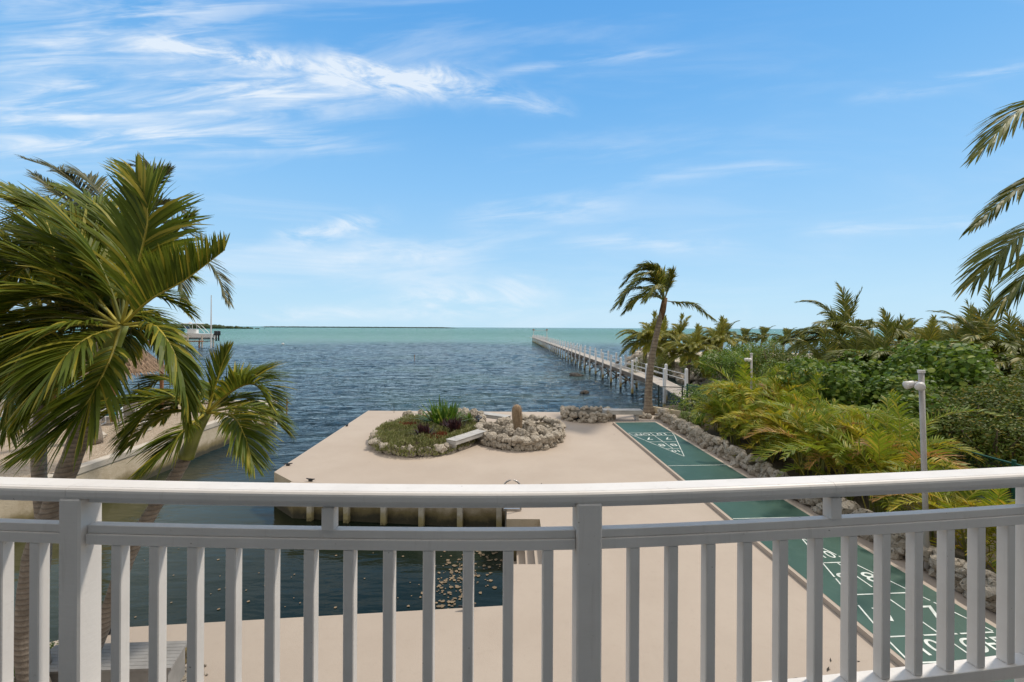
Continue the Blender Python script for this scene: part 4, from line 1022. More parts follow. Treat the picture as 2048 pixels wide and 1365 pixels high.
for sd_, nf, L, mm, nm_ in [(41, 26, 2.3, ('areca', 'areca_y', 'areca_o'), 'a'), (42, 24, 2.1, ('areca_y', 'areca', 'areca_o'), 'b'), (43, 22, 1.7, ('areca', 'areca_y', 'areca_o'), 'c')]:
    lf, rb, st_ = areca_proto(sd_, nf, L, mm)
    t_ = thing('areca_palm', 'x', 'palm', (0, 0, 0)); 
    c_ = lf.build('fronds', [M[k_] for k_ in mm], t_); rb.mi = [0] * len(rb.mi); rb.build('midribs', M['rib'], c_); st_.build('stems', M['rib_green'], t_)
    aprot.append(t_)
ap = []
rr = random.Random(77)
yv = 18.6
ordn = ['first', 'second', 'third', 'fourth', 'fifth', 'sixth', 'seventh', 'eighth', 'ninth', 'tenth', 'eleventh', 'twelfth', 'thirteenth', 'fourteenth', 'fifteenth', 'sixteenth']
for i in range(12):
    y = 17.6 - i * 1.0
    ap.append((8.15 + rr.uniform(-.1, .25) + .02 * i, y + rr.uniform(-.2, .2), 'front row behind the rock wall', i, .72 + .25 * min(1, i / 5) if i < 9 else .74))
for i in range(7):
    y = 17.8 - i * 1.15
    ap.append((9.6 + rr.uniform(-.2, .3), y + rr.uniform(-.3, .3), 'back row along the green fence', i, 1.22 - .03 * i))
used = set()
for k, (x, y, row, i, s_) in enumerate(ap):
    pk = k % 3 if s_ > .65 else 2
    t_ = aprot[pk] if pk not in used else copy_tree(aprot[pk]); used.add(pk)
    t_.location = (x, y, .1); t_.rotation_euler.z = rr.random() * 6.28; z_ = s_ * rr.uniform(.92, 1.08); t_.scale = (z_, z_, z_)
    tag(t_, 'yellow green areca palm, %s from the jetty in the %s' % (ordn[i], row), 'areca palm', 'areca palms along the court')
# --- leafy shrubs
def leaf_shape(kind):
    if kind == 'round': return [(0, -.5), (.42, -.32), (.55, .05), (.36, .42), (0, .55), (-.36, .42), (-.55, .05), (-.42, -.32)]
    return [(0, -.5), (.2, -.1), (.16, .2), (0, .55), (-.16, .2), (-.2, -.1)]
def shrub_proto(name, rx, ry, h, nl, ls, kind, m_, seed, stems=10, lobes=9):
    rr = random.Random(seed); lf = MB(); sh = leaf_shape(kind)
    L_ = [(Vector((rr.gauss(0, .42) * rx, rr.gauss(0, .42) * ry, h * rr.uniform(.28, .80))), rr.uniform(.30, .52)) for _ in range(lobes)]
    L_.append((Vector((0, 0, h * .4)), .7))
    for i in range(nl):
        c, r_ = rr.choice(L_); d = Vector((rr.gauss(0, 1), rr.gauss(0, 1), rr.gauss(.25, 1))).normalized(); rad = (.55 + .45 * rr.random() ** .5) * (1 + .25 * noise.noise(d * 2.2 + c))
        p = c + Vector((d.x * rx * r_, d.y * ry * r_, d.z * h * .42 * (r_ + .3))) * rad
        if p.z < .05: p.z = rr.uniform(.05, .5)
        nrm = (d * .8 + Vector((rr.gauss(0, .5), rr.gauss(0, .5), .55 + rr.gauss(0, .4)))).normalized()
        u = nrm.cross(Vector((rr.gauss(0, 1), rr.gauss(0, 1), rr.gauss(0, 1)))).normalized(); v = nrm.cross(u); s_ = ls * rr.uniform(.6, 1.25)
        vs = [p + (u * a + v * b) * s_ + nrm * (-.35 * abs(a) * s_) for a, b in sh]; lf.add(vs, [tuple(range(len(sh)))])
    sm_ = MB()
    for i in range(stems):
        c, r_ = rr.choice(L_); b0 = Vector((rr.gauss(0, .15) * rx, rr.gauss(0, .15) * ry, 0)); mid = b0.lerp(c, .5) + Vector((rr.gauss(0, .12), rr.gauss(0, .12), .1))
        sm_.tube(cat_rom([b0, mid, c + Vector((0, 0, r_ * h * .3))], 6), [.045, .038, .032, .026, .02, .014, .008], 6)
    t_ = thing(name, 'x', 'shrub'); lf.build('foliage', M[m_], t_); sm_.build('branches', M['stem'], t_, True); return t_
sp = {
 'grape': shrub_proto('seagrape_bush', 1.7, 1.7, 3.0, 2500, .155, 'round', 'grape', 51),
 'grape2': shrub_proto('seagrape_bush', 1.9, 1.6, 2.6, 2500, .15, 'round', 'grape', 52),
 'mang': shrub_proto('mangrove_bush', 1.9, 1.9, 3.2, 5200, .115, 'leaf', 'mangrove', 53, 18),
 'mang2': shrub_proto('mangrove_bush', 1.7, 2.0, 2.9, 4800, .115, 'leaf', 'mangrove', 54, 18),
 'bright': shrub_proto('leafy_bush', 2.0, 2.0, 2.8, 5200, .15, 'leaf', 'bright', 55),
 'low': shrub_proto('leafy_bush', 1.0, 1.0, 1.3, 1500, .10, 'leaf', 'bright', 56),
}
su = set()
def shrub(kind, label, x, y, s_=1.0, rz=0.0, group=None, z=.08, cat='bush', sz=None):
    t_ = sp[kind] if kind not in su else copy_tree(sp[kind]); su.add(kind)
    t_.location = (x, y, z); t_.rotation_euler.z = rz; t_.scale = (s_, s_, sz or s_); tag(t_, label, cat, group)
def sx_(px, d): return place(px, d)
GS = 'seagrape bushes behind the fence'
for i, (px, d, s_, pr) in enumerate([(1700, 15.5, .95, 'grape'), (1775, 14.5, .98, 'grape2'), (1650, 18, .95, 'grape2'), (1850, 16.0, 1.15, 'grape'), (1740, 19, 1.1, 'grape2'), (1930, 18.0, 1.15, 'grape'), (1820, 12.6, .85, 'grape2'), (1690, 22, 1.0, 'grape'), (2010, 20.0, 1.2, 'grape2')]):
    lb = ['seagrape bush above the yellow areca palms, left of the tall lamp pole', 'glossy seagrape bush directly behind the tall lamp pole', 'seagrape bush at the left end of the seagrape thicket', 'tallest seagrape bush right of the lamp head', 'seagrape bush below the largest coconut palm', 'seagrape bush under the dark right hand palms', 'low seagrape bush beside the lower lamp pole', 'far seagrape bush near the sandy gap', 'seagrape bush at the far right behind the mangroves'][i]
    shrub(pr, lb, sx_(px, d), d, s_, i * 1.3, GS)
GM = 'mangrove bushes at the right behind the green fence'
for i, (px, d, s_, pr) in enumerate([(1960, 13.2, 1.0, 'mang'), (2040, 12.4, 1.05, 'mang2'), (1905, 12.2, .85, 'mang2'), (2100, 14.5, 1.15, 'mang'), (1990, 15.8, 1.1, 'mang2'), (2150, 11.2, 1.0, 'mang'), (1990, 11.6, .85, 'mang')]):
    lb = ['fine leaved mangrove bush right of the lamp pole', 'fine leaved mangrove bush at the right edge above the railing', 'low mangrove bush just behind the lamp pole and fence', 'mangrove bush partly outside the right edge', 'tall mangrove bush at the back of the right thicket', 'mangrove bush outside the right edge by the fence', 'mangrove bush with bare branches leaning on the green fence'][i]
    shrub(pr, lb, sx_(px, d), d, s_, i * 2.1, GM)
GB = 'green bushes along the rocky shore'
for i, (px, d, s_, pr, z) in enumerate([(1450, 30, 1.05, 'bright', .1), (1510, 29, 1.0, 'bright', .1), (1565, 27, 1.1, 'mang', .1), (1610, 25, .95, 'bright', .1), (1530, 34, 1.2, 'bright', .1), (1325, 36, .75, 'mang2', .1), (1400, 37, .7, 'bright', .1), (1480, 36, 1.0, 'bright', .1), (1650, 27, .9, 'mang2', .1), (1560, 22, .8, 'mang', .0), (1620, 21, .75, 'bright', 0)]):
    lb = ['bright green bush behind the small lamp pole', 'bright green bush right of the small lamp pole', 'dark green rounded bush in the middle of the shore thicket', 'bright bush at the right end of the shore thicket', 'tall bright bush in front of the distant palms', 'dark bush behind the leaning palm trunk on the shore', 'low bright bush between the yellow shore palms', 'bright bush at the back of the shore thicket', 'dark bush by the sandy gap', 'dark bush just above the back areca palms', 'leafy bush between the arecas and the shore thicket'][i]
    shrub(pr, lb, sx_(px, d), d, s_, i * 1.7, GB, z)
for i, (x, y, s_, lb) in enumerate([(8.6, 20.6, 1.05, 'bright leafy bush beside the jetty ramp'), (9.3, 21.6, 1.2, 'bright leafy bush right of the jetty ramp fence'), (7.75, 19.0, .5, 'small bright plant behind the rock wall near the palm'), (10.4, 20.6, 1.3, 'leafy bush behind the first areca palms'), (11.5, 19.3, 1.2, 'leafy bush inside the corner of the green fence'), (11.6, 23.5, 1.2, 'leafy bush above the rocks right of the jetty'), (12.8, 17.0, 1.3, 'leafy bush behind the back row of arecas')]):
    shrub('low', lb, x, y, s_, i * 1.1, 'leafy bushes near the jetty ramp')

# riprap shore on the right of the jetty
rw = MB(); rr = random.Random(15)
cl_ = [(10.9, 25.4), (13.2, 28.8), (16.3, 34), (17.2, 42), (16.2, 52), (16.8, 62), (20.5, 72)]
for (x0, y0), (x1, y1) in zip(cl_, cl_[1:]):
    L = math.hypot(x1 - x0, y1 - y0); dx, dy = (x1 - x0) / L, (y1 - y0) / L
    for i in range(int(L * 2.6)):
        t_ = rr.random(); o_w = rr.uniform(-.9, 1.6); r_ = rr.uniform(.3, .62)
        rock_geo(rw, (x0 + (x1 - x0) * t_ + dy * o_w, y0 + (y1 - y0) * t_ - dx * o_w, -.95 + (o_w + .9) * .72 + rr.uniform(-.1, .15)), r_, rr.random() * 60, .7, 2)
tag(rw.build('riprap', M['rock']), 'sloping bank of tumbled gray coral boulders along the shore right of the jetty', 'boulder bank')

# ------------------------------------------------------------------ planter planting
def tuft(mb, p, n, L, w_, rr, spread=1.0, grav=.25, segs=4, mi=0):
    for i in range(n):
        az = rr.random() * 6.283; el = rr.uniform(.35, 1.5) / spread if spread > 1 else rr.uniform(.5, 1.5)
        P = auto_path(p, az, el, L * rr.uniform(.7, 1.1), grav, 0, segs); S_ = Vector((-math.sin(az), math.cos(az), 0))
        vs = []
        for j, q_ in enumerate(P):
            x = j / segs; ww = w_ * (1 - .9 * x ** 2) * (.6 + .4 * min(1, x * 4)); vs += [q_ - S_ * ww / 2, q_ + S_ * ww / 2]
        mb.add(vs, [(2 * j, 2 * j + 1, 2 * j + 3, 2 * j + 2) for j in range(segs)], mi)
rr = random.Random(61)
mb = MB()
for i in range(9):
    a = i * .7; tuft(mb, Vector((math.cos(a) * .32, math.sin(a) * .32, 0)), 17, 1.15, .13, rr, 1.0, .17)
o = mb.build('strap_leaf_plant', M['strap']); o.location = (-2.75, 17.6, .25); tag(o, 'large bright green strap leaved plant rising from the oval planter', 'plant')
for (x, y, s_, lb) in [(-3.15, 15.6, .75, 'dark purple spiky plant at the front left of the oval planter'), (-2.15, 16.35, .8, 'dark purple spiky plant in front of the strap leaved plant'), (-2.5, 17.0, .6, 'low dark plant at the foot of the strap leaved plant')]:
    mb = MB()
    for i in range(6): tuft(mb, Vector((rr.uniform(-.18, .18), rr.uniform(-.18, .18), 0)), 22, .75 * s_, .06, rr, 1.0, .12)
    o = mb.build('purple_plant', M['purple']); o.location = (x, y, .28); tag(o, lb, 'plant', 'dark purple plants in the oval planter')
mb = MB()
def in_l(x, y, k=1.0): return ((x - LC[0]) / LC[2]) ** 2 + ((y - LC[1]) / LC[3]) ** 2 < k
n_ = 0
while n_ < 13000:
    x = LC[0] + rr.uniform(-1.12, 1.12) * LC[2]; y = LC[1] + rr.uniform(-1.1, 1.0) * LC[3]
    k = ((x - LC[0]) / LC[2]) ** 2 + ((y - LC[1]) / LC[3]) ** 2
    if k > 1.16 or (k > .86 and y > LC[1] + 1.2): continue
    n_ += 1
    hh = .40 + .16 * noise.noise(Vector((x * 1.5, y * 1.5, 0))) - max(0, k - .85) * .9
    p = Vector((x, y, max(.06, hh * rr.uniform(.6, 1.1)))); d = Vector((rr.gauss(0, .6), rr.gauss(0, .6), 1)).normalized(); u = d.cross(Vector((rr.random(), rr.random(), .1))).normalized() * .022
    L = rr.uniform(.05, .12); mb.add([p - u, p + u, p + d * L + u * .4, p + d * L - u * .4], [(0, 1, 2, 3)])
tag(mb.build('ground_cover', M['gcover']), 'gray green succulent ground cover spilling over the oval planter edge', 'ground cover', kind='stuff')
mb = MB()
for cx, cy in ((-4.05, 17.3), (-2.75, 15.35), (-2.55, 15.6)):
    for i in range(160):
        p = Vector((cx + rr.gauss(0, .16), cy + rr.gauss(0, .14), .42)); d = Vector((rr.gauss(0, .6), rr.gauss(0, .6), 1)).normalized(); u = d.cross(Vector((rr.random(), rr.random(), .1))).normalized() * .02
        mb.add([p - u, p + u, p + d * .09], [(0, 1, 2)])
tag(mb.build('red_ground_cover', M['redcover']), 'patches of reddish ground cover among the gray green planting', 'ground cover', kind='stuff')
mb = MB(); tuft(mb, Vector((0, 0, 0)), 60, .45, .07, rr, 1.0, .15); o = mb.build('leafy_plant', M['strap']); o.location = (-1.75, 18.0, .3); tag(o, 'small bright leafy plant just left of the black lantern', 'plant')
for i, (x, y, s_, lb) in enumerate([(8.0, 18.4, .9, 'grassy strap plant at the start of the rock wall by the palm'), (7.95, 4.9, .5, 'dry grassy clump behind the near end of the rock wall'), (8.1, 5.9, .6, 'green grassy clump behind the near rocks'), (8.3, 7.0, .6, 'yellowed grassy clump between the rocks and the arecas')]):
    mb = MB()
    for j in range(4): tuft(mb, Vector((rr.uniform(-.2, .2), rr.uniform(-.2, .2), 0)), 22, s_, .035, rr, 1.0, .2)
    o = mb.build('grass_clump', M['areca_y'] if i in (1, 3) else M['strap']); o.location = (x, y, .12); tag(o, lb, 'plant', 'grassy clumps behind the rock wall')

# ------------------------------------------------------------------ lamp poles
def lamp(x, y, top, label, lean=0.0):
    t_ = thing('lamp_pole', label, 'lamp post', (x, y, .1), 0, 'gray floodlight poles in the planting')
    mb = MB(); mb.tube([(lean, 0, 0), (0, 0, top - .1)], .04, 14); mb.build('pole', M['pole'], t_, True)
    mb = MB(); mb.tube([(0, 0, top - .098), (0, 0, top - .05)], .055, 14); mb.build('cap', M['lamp'], t_)
    for k, a in enumerate((math.pi - .3, math.pi + .75)):
        d = Vector((math.cos(a), math.sin(a), -.30)).normalized(); p = Vector((0, 0, top - .26))
        mb = MB(); mb.tube([p, p + d * .09, p + d * .11, p + d * .23, p + d * .25], [.025, .03, .055, .075, .06], 12); mb.build('floodlight', M['lamp'], t_, True)
lamp(place(1843, 7.6), 7.6, 4.27 - .1 - (735 - 659.5) * 7.6 / F, 'tall gray floodlight pole rising through the areca palms at the right', .12)
lamp(place(1503, 17.0), 17.0, 4.27 - .1 - (704 - 657.8) * 17 / F, 'smaller looking distant floodlight pole above the far areca palms')

# ------------------------------------------------------------------ chain link fences
def chain(name, label, path, z0, h, m_, cell=.075, wire=.0035, postgap=2.6, extra=True):
    t_ = thing(name, label, 'fence', (path[0][0], path[0][1], 0)); off_ = Vector((path[0][0], path[0][1], 0))
    rails = MB(); mesh = MB()
    for (x0, y0), (x1, y1) in zip(path, path[1:]):
        a = Vector((x0, y0, 0)) - off_; b = Vector((x1, y1, 0)) - off_; L = (b - a).length; d = (b - a) / L
        for z in (z0 + h, z0 + .45): rails.tube([a + Vector((0, 0, z)), b + Vector((0, 0, z))], .022, 8)
        nd = int(L / cell)
        for i in range(-int(h / cell), nd):
            for sg in (1, -1):
                s0 = i * cell if sg == 1 else i * cell + h; s1 = s0 + sg * h
                za, zb = z0, z0 + h
                lo_, hi_ = (s0, s1) if sg == 1 else (s1, s0)
                if hi_ < 0 or lo_ > L: continue
                f = lambda s_: za + (s_ - s0) / (s1 - s0) * h
                A_, B_ = max(0, lo_), min(L, hi_)
                p, q_ = a + d * A_ + Vector((0, 0, f(A_))), a + d * B_ + Vector((0, 0, f(B_)))
                u = Vector((0, 0, wire)); n_ = Vector((-d.y, d.x, 0)) * wire
                mesh.add([p - u, p + u, q_ + u, q_ - u], [(0, 1, 2, 3)])
        k = max(1, round(L / postgap))
        for i in range(k + 1):
            pm = MB(); p = a + d * (L * i / k); pm.tube([p + Vector((0, 0, -.3 + z0)), p + Vector((0, 0, z0 + h + .08))], .035, 10); pm.build('post', m_, t_)
    rails.build('rail', m_, t_); mesh.build('wire_mesh', m_, t_)
chain('chain_link_fence', 'green chain link fence behind the areca palms and coral wall', [(10.4, 4), (10.4, 11.5), (10.7, 17), (8.55, 21.2)], .1, 1.4, M['fence'])
chain('chain_link_fence', 'short dark chain link fence at the foot of the jetty', [(7.35, 21.75), (8.45, 21.55)], .05, 1.3, M['bfence'])
chain('chain_link_fence', 'black chain link fence at the water edge of the neighbouring gravel yard', [(-30, 22.4), (-16.5, 22.4)], .25, 1.0, M['bfence'], cell=.1)

# ------------------------------------------------------------------ neighbour's yard
mb = MB(); mb.box((-34, 21.2, .10), (-18.6, 21.7, .55), bev=.03); tag(mb.build('low_wall', M['concrete']), 'low weathered concrete wall across the neighbouring gravel yard', 'wall')
hut = thing('thatched_hut', 'brown thatched hut roof half hidden behind the palm fronds across the canal', 'hut', (-18.6, 20.2, .1))
mb = MB(); mb.tube([(0, 0, 2.05), (0, 0, 3.2), (0, 0, 4.1)], [2.0, .95, .1], 20); th = mb.build('roof', M['thatch'], hut)
mb = MB()
for i in range(2600):
    a = rr.random() * 6.283; k = rr.random() ** .6; r_ = .1 + 1.95 * k; z = 4.15 - 2.02 * k; d = Vector((math.cos(a), math.sin(a), 0)); sd_ = Vector((-d.y, d.x, 0)) * .02
    p = d * r_ + Vector((0, 0, z)); q_ = d * (r_ + .32) + Vector((rr.uniform(-.06, .06), rr.uniform(-.06, .06), z - .36)); mb.add([p - sd_, p + sd_, q_ + sd_ * .3, q_ - sd_ * .3], [(0, 1, 2, 3)])
mb.build('straw', M['thatch'], th)
for x in (-1.3, 1.3):
    for y in (-1.3, 1.3): mb = MB(); mb.tube([(x, y, 0), (x, y, 2.5)], .08, 8); mb.build('leg', M['brownwood'], hut)
def chair(label, x, y, rz):
    t_ = thing('patio_chair', label, 'chair', (x, y, .1), rz, 'white framed chairs in the neighbouring yard')
    for sx in (-1, 1):
        mb = MB(); mb.tube([(sx * .28, -.3, 0), (sx * .28, -.3, .6), (sx * .28, .25, .62), (sx * .28, .32, .0)], .02, 8); mb.tube([(sx * .28, -.3, .05), (sx * .28, .3, .05)], .02, 8); mb.build('side_frame', M['white'], t_)
    mb = MB(); mb.box((-.27, -.28, .36), (.27, .26, .40)); mb.tube([(-.28, .25, .6), (-.28, .4, .95), (.28, .4, .95), (.28, .25, .6)], .02, 8); mb.build('seat_frame', M['white'], t_)
    mb = MB(); mb.box((-.25, -.26, .403), (.25, .24, .48), bev=.02); mb.build('cushion', M['teal'], t_)
    Mx = Matrix.Translation((0, .30, .5)) @ Matrix.Rotation(R(-20), 4, 'X'); mb = MB(); mb.box((-.25, -.03, 0), (.25, .05, .5), M=Mx, bev=.02); mb.build('back_cushion', M['teal'], t_)
chair('white framed chair with teal cushions, nearer the palm trunk in the gravel yard', -16.9, 18.4, .5)
chair('white framed chair with teal cushions, right one beside the thatched hut', -15.9, 18.9, -.7)
chair('white framed chair at the far left edge of the gravel yard', -20.2, 17.4, .3)
for i, (x, y, r_, lb) in enumerate([(-14.6, 17.2, .35, 'pale boulder on the gravel yard near the seawall'), (-19.2, 16.0, .5, 'large pale boulder left of the palm trunks on the gravel'), (-15.4, 16.1, .25, 'small boulder on the gravel behind the leaning trunk')]):
    mb = MB(); rock_geo(mb, (0, 0, r_ * .3), r_, 5 + i * 3.1, .6, 3); o = mb.build('boulder', M['concrete']); o.location = (x, y, .1); tag(o, lb, 'boulder', 'boulders on the neighbouring gravel')
for i, (x, y, h_, lb) in enumerate([(-19.9, 20.4, 1.25, 'tallest spiky headed thin stemmed plant by the black fence'), (-20.6, 20.2, .75, 'shorter spiky headed plant left of the tallest one'), (-19.3, 20.5, .9, 'spiky headed plant right of the tallest one')]):
    t_ = thing('spiky_plant', lb, 'plant', (x, y, .1), 0, 'thin stemmed spiky plants in the gravel yard')
    mb = MB(); mb.tube([(0, 0, 0), (.08, 0, h_ * .5), (.02, 0, h_)], .02, 6); mb.build('stem', M['stem'], t_)
    mb = MB(); tuft(mb, Vector((.02, 0, h_)), 34, .38, .03, rr, 1.0, .2); mb.build('leaves', M['areca'], t_)

# ------------------------------------------------------------------ bottom left corner: plank platform, coral lump, bush
pf = thing('plank_platform', 'raised platform of gray planks beside the boat basin', 'platform', (-5.0, 5.0, 0))
mb = MB(); zt = .42; pl = [(1, .0)]
ptsA = [gnd(112, 1290, zt), gnd(378, 1281, zt), gnd(342, 1336, zt), gnd(40, 1346, zt)]
y0, y1 = ptsA[3].y, ptsA[0].y; nb = 8; o_ = Vector((-5.0, 5.0, 0))
for i in range(nb):
    a0, a1 = i / nb, (i + .93) / nb
    L0, L1 = ptsA[3].lerp(ptsA[0], a0), ptsA[3].lerp(ptsA[0], a1); R0, R1 = ptsA[2].lerp(ptsA[1], a0), ptsA[2].lerp(ptsA[1], a1)
    Q = [q_ - o_ for q_ in (L0, R0, R1, L1)]; mb.add([q_ - Vector((0, 0, .03)) for q_ in Q] + Q, [(0, 1, 2, 3), (4, 5, 6, 7), (0, 1, 5, 4), (1, 2, 6, 5), (2, 3, 7, 6), (3, 0, 4, 7)])
mb.build('planks', M['platform'], pf)
mb = MB(); Q = [q_ - o_ for q_ in ptsA]; Q = [q_.lerp(sum(Q, Vector()) / 4, .05) for q_ in Q]
mb.add([Vector((q_.x, q_.y, 0)) for q_ in Q] + [q_ - Vector((0, 0, .033)) for q_ in Q], [(4, 5, 6, 7), (0, 1, 5, 4), (1, 2, 6, 5), (2, 3, 7, 6), (3, 0, 4, 7)]); mb.build('base', M['platform'], pf)
p = gnd(362, 1322, .1); mb = MB(); rock_geo(mb, (0, 0, .08), .10, 3, 1.2, 3); o = mb.build('sponge_rock', M['moss_rock']); o.location = p; tag(o, 'yellow brown lump of sponge rock leaning by the plank platform', 'rock')
mb = MB()
for i in range(260):
    p = gnd(rr.gauss(372, 16), rr.gauss(1352, 10), .012); rock_geo(mb, p, rr.uniform(.008, .022), i, .6, 1)
tag(mb.build('shell_bed', M['rock']), 'scatter of broken coral and shells on the patio by the sponge rock', 'shells', kind='stuff')
shrub('low', 'small yellow green bush at the foot of the big palm in the bottom left corner', -5.82, 5.2, .34, 0, None, 0)

# ------------------------------------------------------------------ boat on its lift, mast pile
bt = thing('motor_boat', 'white center console boat with black outboards raised on a lift across the canal mouth', 'boat', (-79.6, 108, .9), .12); bt.scale = (1.2, 1.1, 1.15)
mb = MB(); NS = 14
sec = []
for i in range(NS + 1):
    x = -4.6 + 9.2 * i / NS; tt = i / NS; hb = 1.25 * (min(1, (tt + .02) / .38) ** .55) * (1 - .08 * max(0, tt - .8)); zt_ = 1.25 + .5 * (1 - tt) ** 2; zk = .0 + .75 * max(0, 1 - tt / .3) ** 2
    sec.append([(x, -hb, zt_), (x, -hb * .86, .45 + zk * .5), (x, 0, zk), (x, hb * .86, .45 + zk * .5), (x, hb, zt_)])
vs = [p for s_ in sec for p in s_]; fs = [(i * 5 + j, i * 5 + j + 1, (i + 1) * 5 + j + 1, (i + 1) * 5 + j) for i in range(NS) for j in range(4)]
fs.append(tuple(NS * 5 + j for j in range(5))); fs += [(i * 5, (i + 1) * 5, (i + 1) * 5 + 4, i * 5 + 4) for i in range(NS)]
mb.add(vs, fs); mb.build('hull', M['hull'], bt)
mb = MB(); mb.box((-.6, -.5, 1.3), (1.2, .5, 2.3), bev=.08); mb.build('console', M['hull'], bt)
mb = MB(); Mx = Matrix.Translation((-.7, 0, 2.3)) @ Matrix.Rotation(R(-25), 4, 'Y'); mb.box((0, -.45, 0), (.04, .45, .6), M=Mx); mb.build('windscreen', M['glass'], bt)
mb = MB(); mb.box((-1.5, -1.1, 3.35), (1.9, 1.1, 3.5), bev=.05); mb.tube([(-.2, 0, 3.5), (-.2, 0, 3.75)], .3, 10); mb.build('hard_top', M['hull'], bt)
mb = MB()
for y in (-.8, .8): mb.tube([(-1.3, y, 3.4), (.1, y, 1.5)], .06, 6); mb.tube([(1.2, y, 3.4), (3.0, y, 1.5)], .06, 6); mb.tube([(.6, y, 3.4), (.6, y, 1.5)], .05, 6)
mb.tube([(.7, .9, 3.4), (.7, .9, 5.0)], .03, 5); mb.build('top_frame', M['white'], bt)
for y in (-.5, .5):
    mb = MB(); mb.box((4.65, y - .25, .9), (5.35, y + .25, 1.9), bev=.12); mb.box((4.9, y - .1, -.3), (5.15, y + .1, .9)); mb.build('outboard_motor', M['black'], bt)
mb = MB(); mb.box((-4.2, -.9, 1.65), (-1.6, .9, 2.25), bev=.2); mb.build('bow_cover', M['teal'], bt)
lf_ = thing('boat_lift', 'timber and concrete boat lift dock under the white motor boat', 'boat lift', (-78.5, 108, -1))
for x in (-4, -.5, 3):
    for y in (-2, 2): mb = MB(); mb.tube([(x, y, -1), (x, y, 3.0)], .17, 8); mb.build('pile', M['concrete'], lf_)
mb = MB(); mb.box((-9.5, -3.6, 1.45), (3.6, -2.3, 1.7)); mb.build('walkway', M['brownwood'], lf_)
mb = MB()
for x in (-9, -6, -3, 0, 3): mb.tube([(x, -3, -1), (x, -3, 1.45)], .14, 8)
mb.build('walkway_piles', M['brownwood'], lf_)
mb = MB(); mb.box((-3.5, -2.1, 1.35), (-3.2, 2.1, 1.6)); mb.box((2.4, -2.1, 1.35), (2.7, 2.1, 1.6)); mb.build('cradle', M['graywood'], lf_)
p = gnd(422, 697, WZ); mb = MB(); mb.tube([(0, 0, -1), (0, 0, 6), (0, 0, 12.6)], [.16, .14, .09], 8); o = mb.build('mast_pole', M['lamp']); o.location = p; tag(o, 'tall thin white pole standing in the water just right of the boat', 'pole')
p = gnd(361, 690, WZ); mb = MB(); mb.tube([(0, 0, -1), (0, 0, 4.6)], .06, 6); o = mb.build('antenna_pole', M['lamp']); o.location = p; tag(o, 'thin white pole left of the boat roof', 'pole')
# ------------------------------------------------------------------ far mangrove keys
M['far_green_haze'] = leaf_mat('haze_tinted_far_mangrove_leaf', (.06, .09, .07), (.075, .105, .08), None, .1, .9)  # distance haze mixed into the leaf colour of the farthest key
def key(label, px0, px1, dist, h, seed):
    rr = random.Random(seed); x0, x1 = place(px0, dist), place(px1, dist); mb = MB(); n_ = int((x1 - x0) / (h * .38))
    for i in range(n_):
        x = x0 + (x1 - x0) * (i + rr.random()) / n_; e = min(1, (x - x0) / (h * 6) + .25, (x1 - x) / (h * 12) + .12)
        for k in range(2): rock_geo(mb, (x - 0, rr.uniform(0, h * 3), h * .3 * e), h * rr.uniform(.42, .72) * e, rr.random() * 70, .8, 2)
    o = mb.build('mangrove_island', M['far_green' if dist < 1000 else 'far_green_haze']); o.location = (0, dist, WZ); tag(o, label, 'island', kind='stuff')
key('long low dark green mangrove island on the left horizon', 200, 516, 900, 12, 3)
key('thin faint mangrove line on the horizon beyond the jetty side of the island', 520, 915, 2300, 6.5, 4)

# brown pelican resting on the jetty planks
pb_ = JL + jd * (43.5 - 34.6) + jn * 1.1 + Vector((0, 0, DZ))
mb = MB(); mb.tube([(-.35, 0, .12), (-.2, 0, .17), (0, 0, .2), (.15, 0, .24), (.2, 0, .3)], [.02, .09, .13, .10, .05], 10); mb.tube([(.17, 0, .26), (.24, 0, .40), (.28, 0, .46), (.34, 0, .44), (.50, 0, .34)], [.045, .035, .05, .03, .01], 8)
mb.tube([(0, .05, 0), (0, .05, .12)], .012, 5); mb.tube([(0, -.05, 0), (0, -.05, .12)], .012, 5)
o = mb.build('bird', M['jbeam'], None, True); o.location = pb_; o.rotation_euler.z = .6; tag(o, 'small brown sea bird resting on the jetty planks', 'bird')

# ------------------------------------------------------------------ balcony railing
RH = .56                                   # camera height above the rail top
ZT = H - RH
far_edge = [(-60, 951), (0, 953), (150, 957), (350, 962), (600, 966), (850, 968.6), (1100, 969.0), (1170, 967.8), (1400, 960), (1640, 951), (1850, 942.5), (2048, 932), (2130, 927)]
E = [gnd(a, b, ZT) for a, b in far_edge]
for _ in range(2): E = [E[0]] + [E[i] * .5 + (E[i - 1] + E[i + 1]) * .25 if 0 < i < len(E) - 1 else E[i] for i in range(1, len(E) - 1)] + [E[-1]]
E = [E[0] + (E[0] - E[1]).normalized() * 1.2] + E + [E[-1] + (E[-1] - E[-2]).normalized() * 1.0]
CUR = cat_rom([Vector((p.x, p.y, 0)) for p in E], 160)
LENS = [0.0]
for a, b in zip(CUR, CUR[1:]): LENS.append(LENS[-1] + (b - a).length)
def along(s_):
    for i in range(len(LENS) - 1):
        if LENS[i + 1] >= s_:
            f = (s_ - LENS[i]) / (LENS[i + 1] - LENS[i]); p = CUR[i].lerp(CUR[i + 1], f); d = (CUR[i + 1] - CUR[i]).normalized(); return p, d
    return CUR[-1], (CUR[-1] - CUR[-2]).normalized()
def s_of_x(x):
    for i in range(len(CUR) - 1):
        if CUR[i].x <= x <= CUR[i + 1].x: return LENS[i] + (x - CUR[i].x) / (CUR[i + 1].x - CUR[i].x) * (LENS[i + 1] - LENS[i])
    return 0
rail = thing('balcony_railing', 'white painted balcony railing with square balusters curving across the foreground', 'railing', (0, 1.5, 0)); ro = Vector((0, 1.5, 0))
